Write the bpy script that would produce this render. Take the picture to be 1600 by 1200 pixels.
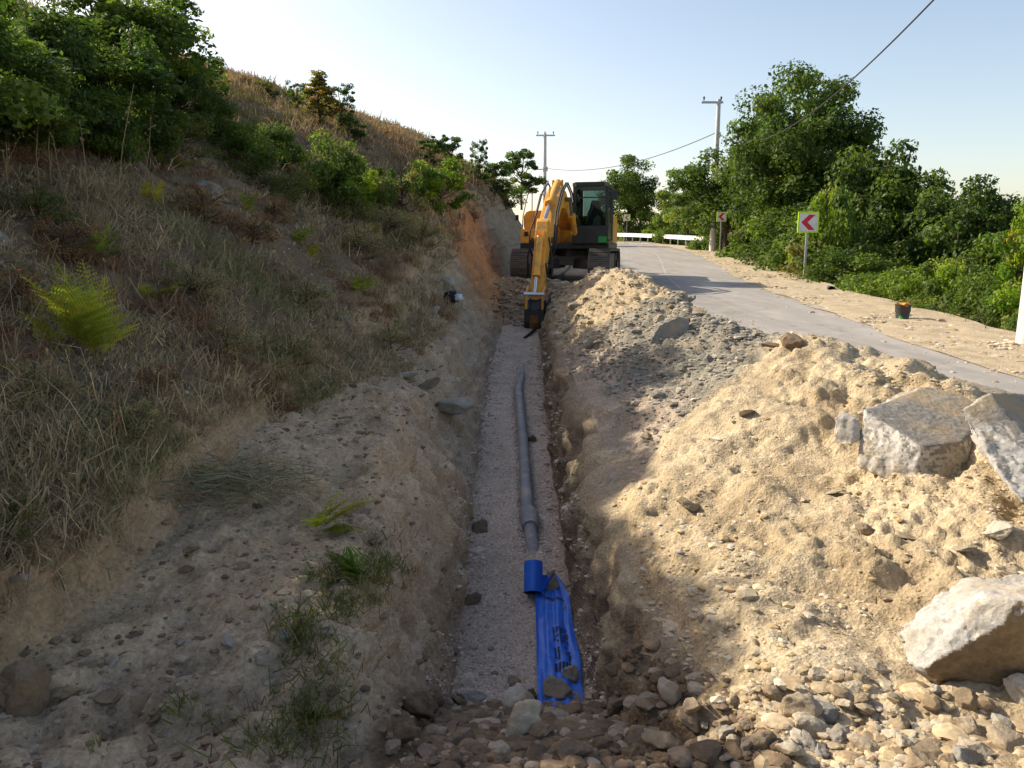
import bpy, bmesh, math, random
import numpy as np
from mathutils import Vector, Matrix, Euler
from mathutils.bvhtree import BVHTree

for o in list(bpy.data.objects): bpy.data.objects.remove(o)
scene = bpy.context.scene
col = scene.collection
R = math.radians
random.seed(7)
rng = np.random.default_rng(11)

# ------------------------------------------------------------------ camera
PITCH = R(10.0)                      # eye level is z = 0, trench runs along +Y
FPX = 1200.0
cam_d = bpy.data.cameras.new('camera')
cam_d.sensor_width = 36.0
cam_d.lens = 36.0 * FPX / 1600.0
cam_d.clip_start = 0.05
cam_d.clip_end = 2000
cam = bpy.data.objects.new('camera', cam_d)
col.objects.link(cam)
cam.rotation_euler = (R(90) - PITCH, 0, 0)
scene.camera = cam

# ------------------------------------------------------------------ light
SUN_EL, SUN_AZ = 32.0, 28.0          # azimuth: from -X turned towards +Y
world = bpy.data.worlds.new('World'); scene.world = world
world.use_nodes = True
wn = world.node_tree.nodes; wl = world.node_tree.links
bg = wn['Background']
sky = wn.new('ShaderNodeTexSky')
sky.sky_type = 'NISHITA'
sky.sun_disc = False
sky.sun_elevation = R(SUN_EL)
sdir = Vector((-math.cos(R(SUN_AZ)) * math.cos(R(SUN_EL)), math.sin(R(SUN_AZ)) * math.cos(R(SUN_EL)), math.sin(R(SUN_EL))))
sky.sun_rotation = math.atan2(sdir.x, sdir.y)
sky.altitude = 300
sky.air_density = 1.0
sky.dust_density = 1.9
sky.ozone_density = 4.0
wb = wn.new('ShaderNodeMix'); wb.data_type = 'RGBA'; wb.blend_type = 'MULTIPLY'; wb.inputs[0].default_value = 1.0     # white balance
wb.inputs[7].default_value = (1.22, 0.95, 0.74, 1)
wl.new(sky.outputs[0], wb.inputs[6]); wl.new(wb.outputs[2], bg.inputs[0])
bg.inputs[1].default_value = 0.132
sun_d = bpy.data.lights.new('sun', 'SUN')
sun_d.energy = 3.7
sun_d.angle = R(0.55)
sun_d.color = (1.0, 0.90, 0.74)
sun = bpy.data.objects.new('sun', sun_d)
sun.rotation_euler = (-sdir).to_track_quat('-Z', 'Y').to_euler()
col.objects.link(sun)
scene.render.engine = 'CYCLES'
scene.view_settings.view_transform = 'Standard'
scene.view_settings.look = 'None'
scene.view_settings.exposure = 1.06
scene.view_settings.gamma = 1.0
scene.cycles.max_bounces = 6
scene.cycles.transparent_max_bounces = 8

# ------------------------------------------------------------------ helpers
CP, SP = math.cos(PITCH), math.sin(PITCH)
def ray(px, py):
    cx = (px - 800) / FPX; cy = (py - 600) / FPX
    return Vector((cx, CP - cy * SP, -SP - cy * CP))
def at(px, py, Y):
    d = ray(px, py); return d * (Y / d.y)

def tag(o, label=None, cat=None, group=None, kind=None):
    if label: o['label'] = label
    if cat: o['category'] = cat
    if group: o['group'] = group
    if kind: o['kind'] = kind
    return o

def empty(name, loc=(0, 0, 0), rz=0.0):
    o = bpy.data.objects.new(name, None)
    o.empty_display_size = 0.1
    col.objects.link(o); o.location = loc; o.rotation_euler = (0, 0, rz)
    return o

def link(name, me, parent=None, loc=None):
    o = bpy.data.objects.new(name, me); col.objects.link(o)
    if parent: o.parent = parent
    if loc is not None: o.location = loc
    return o

def copy_tree(o, parent=None):
    c = o.copy(); col.objects.link(c); c.parent = parent
    for ch in list(o.children): copy_tree(ch, c)
    return c

def np_mesh(name, v, faces, mats=(), colr=None, smooth=False, mat_idx=None):
    """faces: (n,3) or (n,4) int array, or list of such arrays"""
    me = bpy.data.meshes.new(name)
    if not isinstance(faces, (list, tuple)): faces = [faces]
    faces = [np.asarray(f, dtype=np.int32) for f in faces if len(f)]
    v = np.asarray(v, dtype=np.float32)
    me.vertices.add(len(v)); me.vertices.foreach_set('co', v.ravel())
    loops = np.concatenate([f.ravel() for f in faces])
    cnt = np.concatenate([np.full(len(f), f.shape[1], np.int32) for f in faces])
    me.loops.add(len(loops)); me.loops.foreach_set('vertex_index', loops)
    st = np.zeros(len(cnt), np.int32); st[1:] = np.cumsum(cnt)[:-1]
    me.polygons.add(len(cnt)); me.polygons.foreach_set('loop_start', st)
    try: me.polygons.foreach_set('loop_total', cnt)
    except Exception: pass
    for m in mats: me.materials.append(m)
    if mat_idx is not None: me.polygons.foreach_set('material_index', np.asarray(mat_idx, np.int32))
    me.polygons.foreach_set('use_smooth', np.full(len(cnt), bool(smooth)))
    me.update(calc_edges=True)
    if colr is not None:
        a = me.color_attributes.new('Col', 'FLOAT_COLOR', 'POINT')
        c = np.ones((len(v), 4), np.float32); c[:, :3] = colr
        a.data.foreach_set('color', c.ravel())
    me.validate()
    return me

# ---- value noise
def _hash(ix, iy, iz, seed):
    h = (ix.astype(np.int64) * 374761393 + iy.astype(np.int64) * 668265263 + iz.astype(np.int64) * 2147483647 + seed * 1274126177) & 0xFFFFFFFF
    h = ((h ^ (h >> 13)) * 1274126177) & 0xFFFFFFFF
    h = ((h ^ (h >> 16)) * 2246822519) & 0xFFFFFFFF
    h = h ^ (h >> 15)
    return (h & 0xFFFF).astype(np.float64) / 32767.5 - 1.0
def vnoise(p, scale, seed=0):
    q = np.asarray(p, float) * scale
    i = np.floor(q).astype(np.int64); f = q - i
    f = f * f * f * (f * (f * 6 - 15) + 10)
    r = 0
    for dx in (0, 1):
        for dy in (0, 1):
            for dz in (0, 1):
                w = (f[..., 0] if dx else 1 - f[..., 0]) * (f[..., 1] if dy else 1 - f[..., 1]) * (f[..., 2] if dz else 1 - f[..., 2])
                r = r + w * _hash(i[..., 0] + dx, i[..., 1] + dy, i[..., 2] + dz, seed)
    return r
def fbm(p, scale, octv=4, seed=0, gain=0.5, ridged=False):
    a, s, r = 1.0, scale, 0
    for k in range(octv):
        n = vnoise(p, s, seed + k * 17)
        if ridged: n = 1 - 2 * np.abs(n)
        r = r + a * n; a *= gain; s *= 2.03
    return r

# ---- small mesh builder
class MB:
    def __init__(s): s.v = []; s.f = []
    def add(s, vs, fs):
        b = len(s.v); s.v += [tuple(x) for x in vs]; s.f += [tuple(b + i for i in f) for f in fs]; return s
    def box(s, c, size, rot=None, taper=1.0):
        hx, hy, hz = size[0] / 2, size[1] / 2, size[2] / 2
        vs = []
        for z in (-hz, hz):
            t = taper if z > 0 else 1
            for x, y in ((-hx, -hy), (hx, -hy), (hx, hy), (-hx, hy)): vs.append(Vector((x * t, y * t, z)))
        if rot is not None:
            m = Euler(rot).to_matrix(); vs = [m @ v for v in vs]
        vs = [v + Vector(c) for v in vs]
        return s.add(vs, [(3, 2, 1, 0), (4, 5, 6, 7), (0, 1, 5, 4), (1, 2, 6, 5), (2, 3, 7, 6), (3, 0, 4, 7)])
    def bb(s, x0, x1, y0, y1, z0, z1):
        return s.box(((x0 + x1) / 2, (y0 + y1) / 2, (z0 + z1) / 2), (x1 - x0, y1 - y0, z1 - z0))
    def tube(s, pts, rad, n=10, cap=True):
        pts = [Vector(p) for p in pts]
        if not isinstance(rad, (list, tuple)): rad = [rad] * len(pts)
        up = None; b = len(s.v)
        for i, p in enumerate(pts):
            d = (pts[min(i + 1, len(pts) - 1)] - pts[max(i - 1, 0)]).normalized()
            if up is None: up = Vector((0, 0, 1)) if abs(d.z) < 0.9 else Vector((1, 0, 0))
            x = d.cross(up).normalized(); y = x.cross(d).normalized(); up = y
            for k in range(n):
                a = 2 * math.pi * k / n
                s.v.append(tuple(p + (x * math.cos(a) + y * math.sin(a)) * rad[i]))
        for i in range(len(pts) - 1):
            for k in range(n):
                a0 = b + i * n + k; a1 = b + i * n + (k + 1) % n
                s.f.append((a0, a1, a1 + n, a0 + n))
        if cap:
            s.f.append(tuple(b + k for k in range(n - 1, -1, -1)))
            e = b + (len(pts) - 1) * n; s.f.append(tuple(e + k for k in range(n)))
        return s
    def prism(s, poly, O, U, V, W, w0, w1):
        """polygon (u,v) in the plane O+u*U+v*V, thickness along W from w0 to w1"""
        O, U, V, W = Vector(O), Vector(U), Vector(V), Vector(W)
        n = len(poly)
        vs = [O + U * u + V * v + W * w0 for u, v in poly] + [O + U * u + V * v + W * w1 for u, v in poly]
        fs = [tuple(range(n - 1, -1, -1)), tuple(range(n, 2 * n))] + [(i, (i + 1) % n, n + (i + 1) % n, n + i) for i in range(n)]
        return s.add(vs, fs)
    def build(s, name, mat, parent=None, bevel=0.0, smooth=False, loc=None):
        me = bpy.data.meshes.new(name)
        me.from_pydata(s.v, [], s.f); me.validate()
        bm = bmesh.new(); bm.from_mesh(me)
        bmesh.ops.recalc_face_normals(bm, faces=bm.faces)
        if bevel > 0:
            es = [e for e in bm.edges if len(e.link_faces) == 2 and e.calc_face_angle(0) > 0.6]
            bmesh.ops.bevel(bm, geom=es, offset=bevel, segments=2, affect='EDGES', profile=0.6, clamp_overlap=True)
        for f in bm.faces: f.smooth = smooth
        if smooth:
            for e in bm.edges:
                if len(e.link_faces) == 2 and e.calc_face_angle(0) > 0.7: e.smooth = False
        bm.to_mesh(me); bm.free()
        if mat: me.materials.append(mat)
        return link(name, me, parent, loc)

# ------------------------------------------------------------------ materials
def new_mat(name):
    m = bpy.data.materials.new(name); m.use_nodes = True
    nt = m.node_tree; b = nt.nodes['Principled BSDF']
    return m, nt, b
def nd(nt, typ, **kw):
    n = nt.nodes.new(typ)
    for k, v in kw.items(): setattr(n, k, v)
    return n
def noise_tex(nt, scale, detail=6, rough=0.6, coord=None):
    n = nd(nt, 'ShaderNodeTexNoise')
    n.inputs['Scale'].default_value = scale; n.inputs['Detail'].default_value = detail; n.inputs['Roughness'].default_value = rough
    if coord is not None: nt.links.new(coord, n.inputs['Vector'])
    return n
def ramp(nt, fac, stops):
    r = nd(nt, 'ShaderNodeValToRGB'); e = r.color_ramp.elements
    while len(e) < len(stops): e.new(0.5)
    for i, (p, c) in enumerate(stops): e[i].position = p; e[i].color = (*c, 1) if len(c) == 3 else c
    nt.links.new(fac, r.inputs[0]); return r
def mixc(nt, mode, fac, a, b):
    m = nd(nt, 'ShaderNodeMix', data_type='RGBA', blend_type=mode)
    for sock, val in ((m.inputs[0], fac), (m.inputs[6], a), (m.inputs[7], b)):
        if hasattr(val, 'node'): nt.links.new(val, sock)
        else: sock.default_value = val if not isinstance(val, tuple) else (*val, 1)
    return m.outputs[2]
def bump(nt, b, h, strength, dist, prev=None):
    n = nd(nt, 'ShaderNodeBump'); n.inputs['Strength'].default_value = strength; n.inputs['Distance'].default_value = dist
    nt.links.new(h, n.inputs['Height'])
    if prev is not None: nt.links.new(prev, n.inputs['Normal'])
    nt.links.new(n.outputs[0], b.inputs['Normal']); return n.outputs[0]

def geo_pos(nt):
    return nd(nt, 'ShaderNodeNewGeometry').outputs['Position']

def soil_mat(name, grain=1.0):
    """soil: colour of the zone from the attribute, mottled, gritty"""
    m, nt, b = new_mat(name)
    at_ = nd(nt, 'ShaderNodeVertexColor', layer_name='Col')
    P = geo_pos(nt)
    n1 = noise_tex(nt, 3.0, 8, 0.65, P); n2 = noise_tex(nt, 38.0, 6, 0.7, P)
    r1 = ramp(nt, n1.outputs[0], [(0.25, (0.66, 0.65, 0.63)), (0.75, (1.25, 1.25, 1.24))])
    r2 = ramp(nt, n2.outputs[0], [(0.25, (0.55, 0.52, 0.50)), (0.5, (1, 1, 1)), (0.8, (1.30, 1.29, 1.27))])
    vo = nd(nt, 'ShaderNodeTexVoronoi'); vo.inputs['Scale'].default_value = 55.0 / grain; nt.links.new(P, vo.inputs['Vector'])
    rv = ramp(nt, vo.outputs['Color'], [(0.0, (0.72, 0.71, 0.69)), (1.0, (1.26, 1.25, 1.23))])
    c = mixc(nt, 'MULTIPLY', 1.0, at_.outputs[0], r1.outputs[0])
    c = mixc(nt, 'MULTIPLY', 0.85, c, r2.outputs[0])
    c = mixc(nt, 'MULTIPLY', 0.7, c, rv.outputs[0])
    nt.links.new(c, b.inputs['Base Color']); b.inputs['Roughness'].default_value = 0.97
    b.inputs['Specular IOR Level'].default_value = 0.15
    p = bump(nt, b, n2.outputs[0], 0.8, 0.02)
    p = bump(nt, b, vo.outputs['Distance'], 0.5, 0.012, p)
    n3 = noise_tex(nt, 160.0, 3, 0.6, P); bump(nt, b, n3.outputs[0], 0.5, 0.004, p)
    return m
def col_mat(name, rough=0.9, spec=0.2, transl=0.0, var=0.0, vscale=30.0, tmul=(1.3, 1.45, 0.55)):
    """colour from the attribute; leaves and blades let some light through"""
    m, nt, b = new_mat(name)
    a = nd(nt, 'ShaderNodeVertexColor', layer_name='Col'); c = a.outputs[0]
    if var:
        n = noise_tex(nt, vscale, 5, 0.65, geo_pos(nt))
        c = mixc(nt, 'MULTIPLY', 1.0, c, ramp(nt, n.outputs[0], [(0.3, (1 - var,) * 3), (0.7, (1 + var,) * 3)]).outputs[0])
    nt.links.new(c, b.inputs['Base Color'])
    b.inputs['Roughness'].default_value = rough; b.inputs['Specular IOR Level'].default_value = spec
    if transl:
        t = nd(nt, 'ShaderNodeBsdfTranslucent'); mx = nd(nt, 'ShaderNodeMixShader')
        nt.links.new(mixc(nt, 'MULTIPLY', 1.0, c, tmul), t.inputs[0])
        mx.inputs[0].default_value = transl
        nt.links.new(b.outputs[0], mx.inputs[1]); nt.links.new(t.outputs[0], mx.inputs[2])
        nt.links.new(mx.outputs[0], nt.nodes['Material Output'].inputs[0])
    return m
def flat_mat(name, c, rough=0.6, metal=0.0, var=0.18, scale=6.0, spec=0.4, dirt=None, bmp=0.0):
    m, nt, b = new_mat(name)
    tc = nd(nt, 'ShaderNodeTexCoord').outputs['Object']
    n = noise_tex(nt, scale, 7, 0.65, tc)
    cc = mixc(nt, 'MULTIPLY', 1.0, c, ramp(nt, n.outputs[0], [(0.3, (1 - var,) * 3), (0.7, (1 + var,) * 3)]).outputs[0])
    if dirt:
        n2 = noise_tex(nt, scale * 1.7, 8, 0.7, tc)
        f = ramp(nt, n2.outputs[0], [(0.48, (0, 0, 0)), (0.68, (dirt[3],) * 3)])
        cc = mixc(nt, 'MIX', f.outputs[0], cc, tuple(dirt[:3]))
    nt.links.new(cc, b.inputs['Base Color'])
    b.inputs['Roughness'].default_value = rough; b.inputs['Metallic'].default_value = metal; b.inputs['Specular IOR Level'].default_value = spec
    if bmp:
        n3 = noise_tex(nt, scale * 6, 6, 0.7, tc); bump(nt, b, n3.outputs[0], bmp, 0.01)
    return m
def rock_mat(name, stops, scale=9.0, spread=True):
    """stone: each copy takes its own tint"""
    m, nt, b = new_mat(name)
    oi = nd(nt, 'ShaderNodeObjectInfo'); tc = nd(nt, 'ShaderNodeTexCoord').outputs['Object']
    P = geo_pos(nt)
    n = noise_tex(nt, scale, 8, 0.7, P)
    base = ramp(nt, oi.outputs['Random'], stops)
    c = mixc(nt, 'MULTIPLY', 1.0, base.outputs[0], ramp(nt, n.outputs[0], [(0.25, (0.62, 0.60, 0.56)), (0.5, (1, 1, 1)), (0.8, (1.2, 1.2, 1.18))]).outputs[0])
    n2 = noise_tex(nt, scale * 7, 6, 0.7, P)
    c = mixc(nt, 'MULTIPLY', 0.8, c, ramp(nt, n2.outputs[0], [(0.3, (0.7, 0.69, 0.67)), (0.7, (1.18, 1.18, 1.17))]).outputs[0])
    # soil stuck on the stone
    n4 = noise_tex(nt, 6.0, 5, 0.6, P)
    c = mixc(nt, 'MIX', ramp(nt, n4.outputs[0], [(0.48, (0, 0, 0)), (0.64, (0.65,) * 3)]).outputs[0], c, (0.27, 0.19, 0.11))
    nt.links.new(c, b.inputs['Base Color']); b.inputs['Roughness'].default_value = 0.95; b.inputs['Specular IOR Level'].default_value = 0.2
    p = bump(nt, b, n2.outputs[0], 0.7, 0.012); n3 = noise_tex(nt, 90, 4, 0.7, P); bump(nt, b, n3.outputs[0], 0.5, 0.004, p)
    return m

M = {}
M['soil'] = soil_mat('soil')
M['leaf'] = col_mat('leaf', 0.55, 0.3, 0.48)
M['blade'] = col_mat('dry_blade', 0.9, 0.1, 0.22, tmul=(1.1, 1.05, 0.8))
M['fern'] = col_mat('fern_leaf', 0.7, 0.2, 0.5, tmul=(1.15, 1.2, 0.7))
M['pebble'] = col_mat('pebble', 0.95, 0.2, 0, 0.25, 45.0)
M['bark'] = flat_mat('bark', (0.085, 0.062, 0.045), 0.95, 0, 0.4, 9, 0.1, bmp=0.6)
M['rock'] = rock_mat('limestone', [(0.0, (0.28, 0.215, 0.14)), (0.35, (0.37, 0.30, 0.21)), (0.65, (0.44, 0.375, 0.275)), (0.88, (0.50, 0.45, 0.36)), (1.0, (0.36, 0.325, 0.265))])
M['rock_dark'] = rock_mat('brown_and_shaded_stone', [(0.0, (0.13, 0.09, 0.06)), (0.5, (0.20, 0.145, 0.10)), (1.0, (0.30, 0.25, 0.19))])  # brown rock; also gives stones lying in shade their dark tone
M['rock_grey'] = rock_mat('grey_stone', [(0.0, (0.20, 0.19, 0.17)), (0.5, (0.28, 0.265, 0.235)), (1.0, (0.36, 0.34, 0.29))])

# ------------------------------------------------------------------ the lie of the land
def road_z(y): return np.interp(y, [-30, 0, 10, 23, 45, 52, 65, 80, 100, 400, 1500], [-2.5, -1.6, -1.3, -0.92, -0.22, 0.02, 0.42, 0.85, 0.6, -9, -30])
_c = [(2.7, -12), (3.0, 0), (3.25, 8), (3.9, 16), (5.0, 25), (6.7, 35), (8.2, 45), (8.8, 53), (8.6, 60), (7.2, 68), (3.8, 75), (-2, 80), (-11, 83), (-25, 84), (-60, 82)]
def catmull(pts, n=10):
    P = [np.array(p, float) for p in pts]; out = []
    for i in range(len(P) - 1):
        p0, p1, p2, p3 = P[max(i - 1, 0)], P[i], P[i + 1], P[min(i + 2, len(P) - 1)]
        for k in range(n):
            t = k / n
            out.append(0.5 * ((2 * p1) + (-p0 + p2) * t + (2 * p0 - 5 * p1 + 4 * p2 - p3) * t * t + (-p0 + 3 * p1 - 3 * p2 + p3) * t ** 3))
    out.append(P[-1]); return np.array(out)
road_c = catmull(_c, 14)
tang = np.gradient(road_c, axis=0); tang /= np.linalg.norm(tang, axis=1)[:, None]
road_nrm = np.stack([tang[:, 1], -tang[:, 0]], 1)         # to the right of travel
HALF = 2.35
_in = road_c[:, 1] < 52
def road_cx(y): return np.interp(y, road_c[_in][:, 1], road_c[_in][:, 0])

# cross-sections: y, then (x, z) of crest_far, crest, upper slope, lower slope, bank top, bank base, bench edge, mid wall, floor left, floor right, lip
SEC = [
 (-14, (-60, 6.5), (-15, 5.2), (-8.5, 2.7), (-4.6, 0.0), (-2.3, -1.45), (-1.95, -1.75), (-0.9, -1.78), (-0.6, -1.78), (-0.4, -1.77), (0.5, -1.77), (0.8, -1.75)),
 (0.0, (-60, 6.5), (-15, 5.2), (-8.5, 2.9), (-4.6, 0.2), (-2.2, -1.27), (-1.95, -1.64), (-0.9, -1.68), (-0.6, -1.68), (-0.4, -1.66), (0.5, -1.66), (0.8, -1.62)),
 (1.7, (-60, 6.5), (-15, 5.2), (-8.5, 3.0), (-4.6, 0.3), (-2.2, -1.27), (-1.95, -1.66), (-0.87, -1.74), (-0.6, -1.78), (-0.4, -1.78), (0.5, -1.76), (0.82, -1.68)),
 (2.6, (-60, 6.5), (-15, 5.2), (-8.5, 3.0), (-4.6, 0.3), (-2.27, -1.30), (-2.0, -1.72), (-0.85, -1.83), (-0.62, -1.92), (-0.42, -1.95), (0.52, -1.93), (0.85, -1.84)),
 (3.4, (-60, 6.5), (-15, 5.2), (-8.5, 3.0), (-4.6, 0.35), (-2.2, -1.28), (-1.95, -1.68), (-0.84, -1.8), (-0.6, -2.15), (-0.42, -2.30), (0.52, -2.28), (0.82, -1.98)),
 (4.3, (-60, 6.5), (-15, 5.2), (-8.5, 3.0), (-4.6, 0.4), (-2.2, -1.2), (-1.93, -1.56), (-0.9, -1.72), (-0.55, -2.38), (-0.4, -2.74), (0.52, -2.74), (0.77, -2.05)),
 (4.85, (-60, 6.5), (-15, 5.2), (-8.5, 3.0), (-4.6, 0.4), (-2.2, -1.18), (-1.93, -1.5), (-0.95, -1.65), (-0.56, -2.4), (-0.4, -2.97), (0.52, -2.97), (0.76, -2.05)),
 (6.0, (-60, 6.7), (-15, 5.3), (-8.5, 3.1), (-4.6, 0.45), (-2.3, -1.08), (-2.0, -1.4), (-1.05, -1.5), (-0.6, -2.3), (-0.4, -2.88), (0.5, -2.88), (0.75, -1.97)),
 (8.0, (-60, 7), (-15, 5.4), (-8.5, 3.2), (-4.4, 0.6), (-2.15, -0.98), (-1.85, -1.3), (-1.12, -1.5), (-0.65, -2.2), (-0.42, -2.71), (0.5, -2.71), (0.71, -1.86)),
 (10.0, (-60, 7), (-15, 5.4), (-8.3, 3.3), (-4.2, 0.8), (-1.95, -0.85), (-1.65, -1.2), (-1.12, -1.55), (-0.65, -2.1), (-0.42, -2.54), (0.5, -2.54), (0.7, -1.78)),
 (14.0, (-60, 7.5), (-15, 5.7), (-8.3, 3.6), (-4, 1.3), (-1.75, -0.3), (-1.5, -0.75), (-1.05, -1.3), (-0.6, -1.8), (-0.4, -2.2), (0.55, -2.2), (0.72, -1.5)),
 (17.5, (-60, 8), (-15, 6.0), (-8.3, 4.05), (-4, 2.2), (-1.65, 0.42), (-1.3, -0.35), (-0.9, -1.1), (-0.45, -1.6), (-0.25, -1.92), (0.65, -1.92), (0.78, -1.35)),
 (20.0, (-60, 8.4), (-15, 6.3), (-8.3, 4.4), (-4, 2.9), (-1.6, 0.95), (-1.2, 0.1), (-0.75, -0.75), (-0.4, -1.3), (-0.2, -1.42), (0.7, -1.42), (0.95, -1.05)),
 (21.3, (-60, 8.8), (-15, 6.6), (-8.3, 4.6), (-4, 3.25), (-1.5, 1.4), (-1.1, 0.45), (-0.6, -0.65), (-0.4, -0.72), (-0.2, -0.72), (0.8, -0.74), (1.1, -0.76)),
 (22.0, (-60, 8.8), (-15, 6.6), (-8.3, 4.6), (-4, 3.25), (-1.5, 1.4), (-1.1, 0.45), (-0.6, -0.65), (-0.4, -0.92), (-0.2, -0.98), (0.8, -0.98), (1.0, -0.97)),
 (26.0, (-60, 9.5), (-15, 7.1), (-8.3, 5.0), (-4, 3.7), (-1.15, 1.95), (-0.75, 0.9), (-0.3, -0.6), (-0.1, -0.85), (0.1, -0.87), (0.9, -0.87), (1.1, -0.87)),
 (34.0, (-60, 11), (-15, 7.9), (-8.3, 5.9), (-4, 4.65), (-0.3, 2.5), (0.3, 1.2), (1.0, -0.3), (1.3, -0.58), (1.6, -0.6), (2.2, -0.6), (2.6, -0.6)),
 (46.0, (-60, 13), (-17, 9.4), (-10, 7.6), (-6, 6.4), (-1.4, 3.9), (-0.4, 2.0), (0.6, 0.1), (1.2, -0.2), (2.0, -0.22), (3.2, -0.22), (4.2, -0.22)),
 (58.0, (-60, 14), (-22, 10.6), (-16, 9), (-12, 7.6), (-7, 3.2), (-5.5, 2.0), (-3.5, 0.4), (-2, 0.2), (-0.5, 0.18), (1.5, 0.18), (3.0, 0.18)),
 (76.0, (-60, 12), (-38, 9), (-32, 7), (-27, 5), (-22, 3), (-20, 2), (-17, 0.9), (-14, 0.7), (-10, 0.7), (-5, 0.7), (0, 0.7)),
 (130., (-90, 6), (-70, 4), (-60, 2), (-50, 1), (-40, 0), (-36, 0), (-30, 0), (-25, 0), (-20, 0), (-10, 0), (0, 0)),
 (420., (-200, -8), (-160, -8), (-120, -9), (-90, -9), (-70, -9), (-60, -9), (-50, -9), (-40, -9), (-30, -9), (-10, -9), (0, -9)),
 (1500., (-400, -30), (-300, -30), (-200, -30), (-160, -30), (-120, -30), (-100, -30), (-80, -30), (-60, -30), (-40, -30), (-20, -30), (0, -30)),
]
SY = np.array([s[0] for s in SEC], float)
SK = np.array([[list(p) for p in s[1:]] for s in SEC], float)       # (S, 11, 2)
def key(k, y, c=0): return np.interp(y, SY, SK[:, k, c])
def shoulder_x(y):   # outer edge of the gravel shoulder on the valley side
    y = np.asarray(y, float)
    return np.where(y < 50, road_cx(np.minimum(y, 51)) + HALF + 1.55, 13.0 + (y - 50) * 0.02)

rows = np.concatenate([np.arange(-14, 0.8, 0.8), np.arange(0.8, 7.6, 0.034), np.arange(7.6, 13, 0.06), np.arange(13, 24, 0.11), np.arange(24, 50, 0.45), np.arange(50, 90, 1.5), np.geomspace(90, 1500, 40)])
Kall = []
for k in range(11): Kall.append(np.stack([key(k, rows), key(k, rows, 1)], 1))
lipx = Kall[10][:, 0]; rz = road_z(rows)
sh = shoulder_x(rows)
roll = 6.0
k11x = np.maximum(lipx + 0.25, np.minimum(road_cx(np.minimum(rows, 51)) - HALF, sh - 5)); wq = np.clip((21 - rows) / 4, 0, 1)
Kall.append(np.stack([k11x * (1 - wq) + np.maximum(k11x, 3.05) * wq, rz - 0.05], 1))
Kall.append(np.stack([sh, rz - 0.06], 1))
Kall.append(np.stack([sh + 1.2, rz - 0.65], 1))
Kall.append(np.stack([sh + 5, rz - 3.0], 1))
Kall.append(np.stack([sh + 30, rz - 11.0], 1))
Kall.append(np.stack([sh + 1600, np.full_like(rz, -45.0)], 1))
Kall = np.array(Kall)               # (17, rows, 2)
lw = fbm(np.stack([rows, rows * 0, rows * 0], 1), 1.3, 4, 19) * 0.055 * (rows > 1) * (rows < 21)
Kall[10][:, 0] += lw; Kall[10][:, 1] += 0.6 * np.roll(lw, 3)
# soften the kinks between stations
ker = np.exp(-0.5 * (np.arange(-6, 7) / 2.6) ** 2); ker /= ker.sum()
for k in range(len(Kall)):
    for c in (0, 1):
        pad = np.pad(Kall[k, :, c], 6, mode='edge'); Kall[k, :, c] = np.convolve(pad, ker, 'valid')
NSEG = [6, 14, 26, 44, 18, 46, 22, 20, 44, 32, 8, 14, 6, 6, 10, 8]
cols_p = []; colseg = []
for k, n in enumerate(NSEG):
    for j in range(n): cols_p.append(k + j / n); colseg.append(k)
cols_p.append(len(NSEG)); colseg.append(len(NSEG) - 1)
cols_p = np.array(cols_p); colseg = np.array(colseg)
fr = cols_p - colseg
G = np.zeros((len(rows), len(cols_p), 3))
for c in range(len(cols_p)):
    k = colseg[c]; f = fr[c]
    G[:, c, 0] = Kall[k][:, 0] * (1 - f) + Kall[k + 1][:, 0] * f
    G[:, c, 2] = Kall[k][:, 1] * (1 - f) + Kall[k + 1][:, 1] * f
    G[:, c, 1] = rows
# soften the section corners a little
for _ in range(2):
    G2 = G.copy(); G2[:, 1:-1] = 0.5 * G[:, 1:-1] + 0.25 * (G[:, :-2] + G[:, 2:]); G = G2
def grid_normals(G):
    du = np.gradient(G, axis=0); dv = np.gradient(G, axis=1)
    n = np.cross(dv, du); n /= np.linalg.norm(n, axis=2)[..., None] + 1e-9
    return n
N = grid_normals(G)
amp = np.interp(cols_p, [0, 1, 2, 3, 4, 5, 6, 6.3, 7.7, 8, 9, 9.3, 9.9, 10.3, 10.7, 11, 12, 13, 14, 16], [1.2, 0.7, 0.3, 0.16, 0.12, 0.09, 0.10, 0.16, 0.14, 0.03, 0.03, 0.10, 0.08, 0.04, 0.0, 0.0, 0.02, 0.12, 0.3, 1.5])
amp2 = np.interp(cols_p, [0, 3, 4, 5, 6, 7, 8, 9, 9.5, 10, 10.5, 11, 12, 13, 16], [0.1, 0.06, 0.06, 0.055, 0.07, 0.08, 0.016, 0.016, 0.095, 0.035, 0.02, 0, 0.01, 0.05, 0.1])
flatk = np.interp(rows, [-14, 21, 23.5, 36, 46, 60], [1, 1, 0.35, 0.35, 0.6, 1.0])    # machine stands on levelled ground
d1 = fbm(G, 0.9, 4, 3) ; d2 = fbm(G * np.array([1, 1, 1.0]), 6.0, 4, 9, 0.6) ; d3 = fbm(G, 2.6, 3, 23, 0.5, True)
trench_cols = (cols_p > 5.6) & (cols_p < 10.4)
am = amp[None, :] * np.where(trench_cols[None, :], flatk[:, None], 1.0)
am2 = amp2[None, :] * np.where(trench_cols[None, :], flatk[:, None], 1.0)
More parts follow.
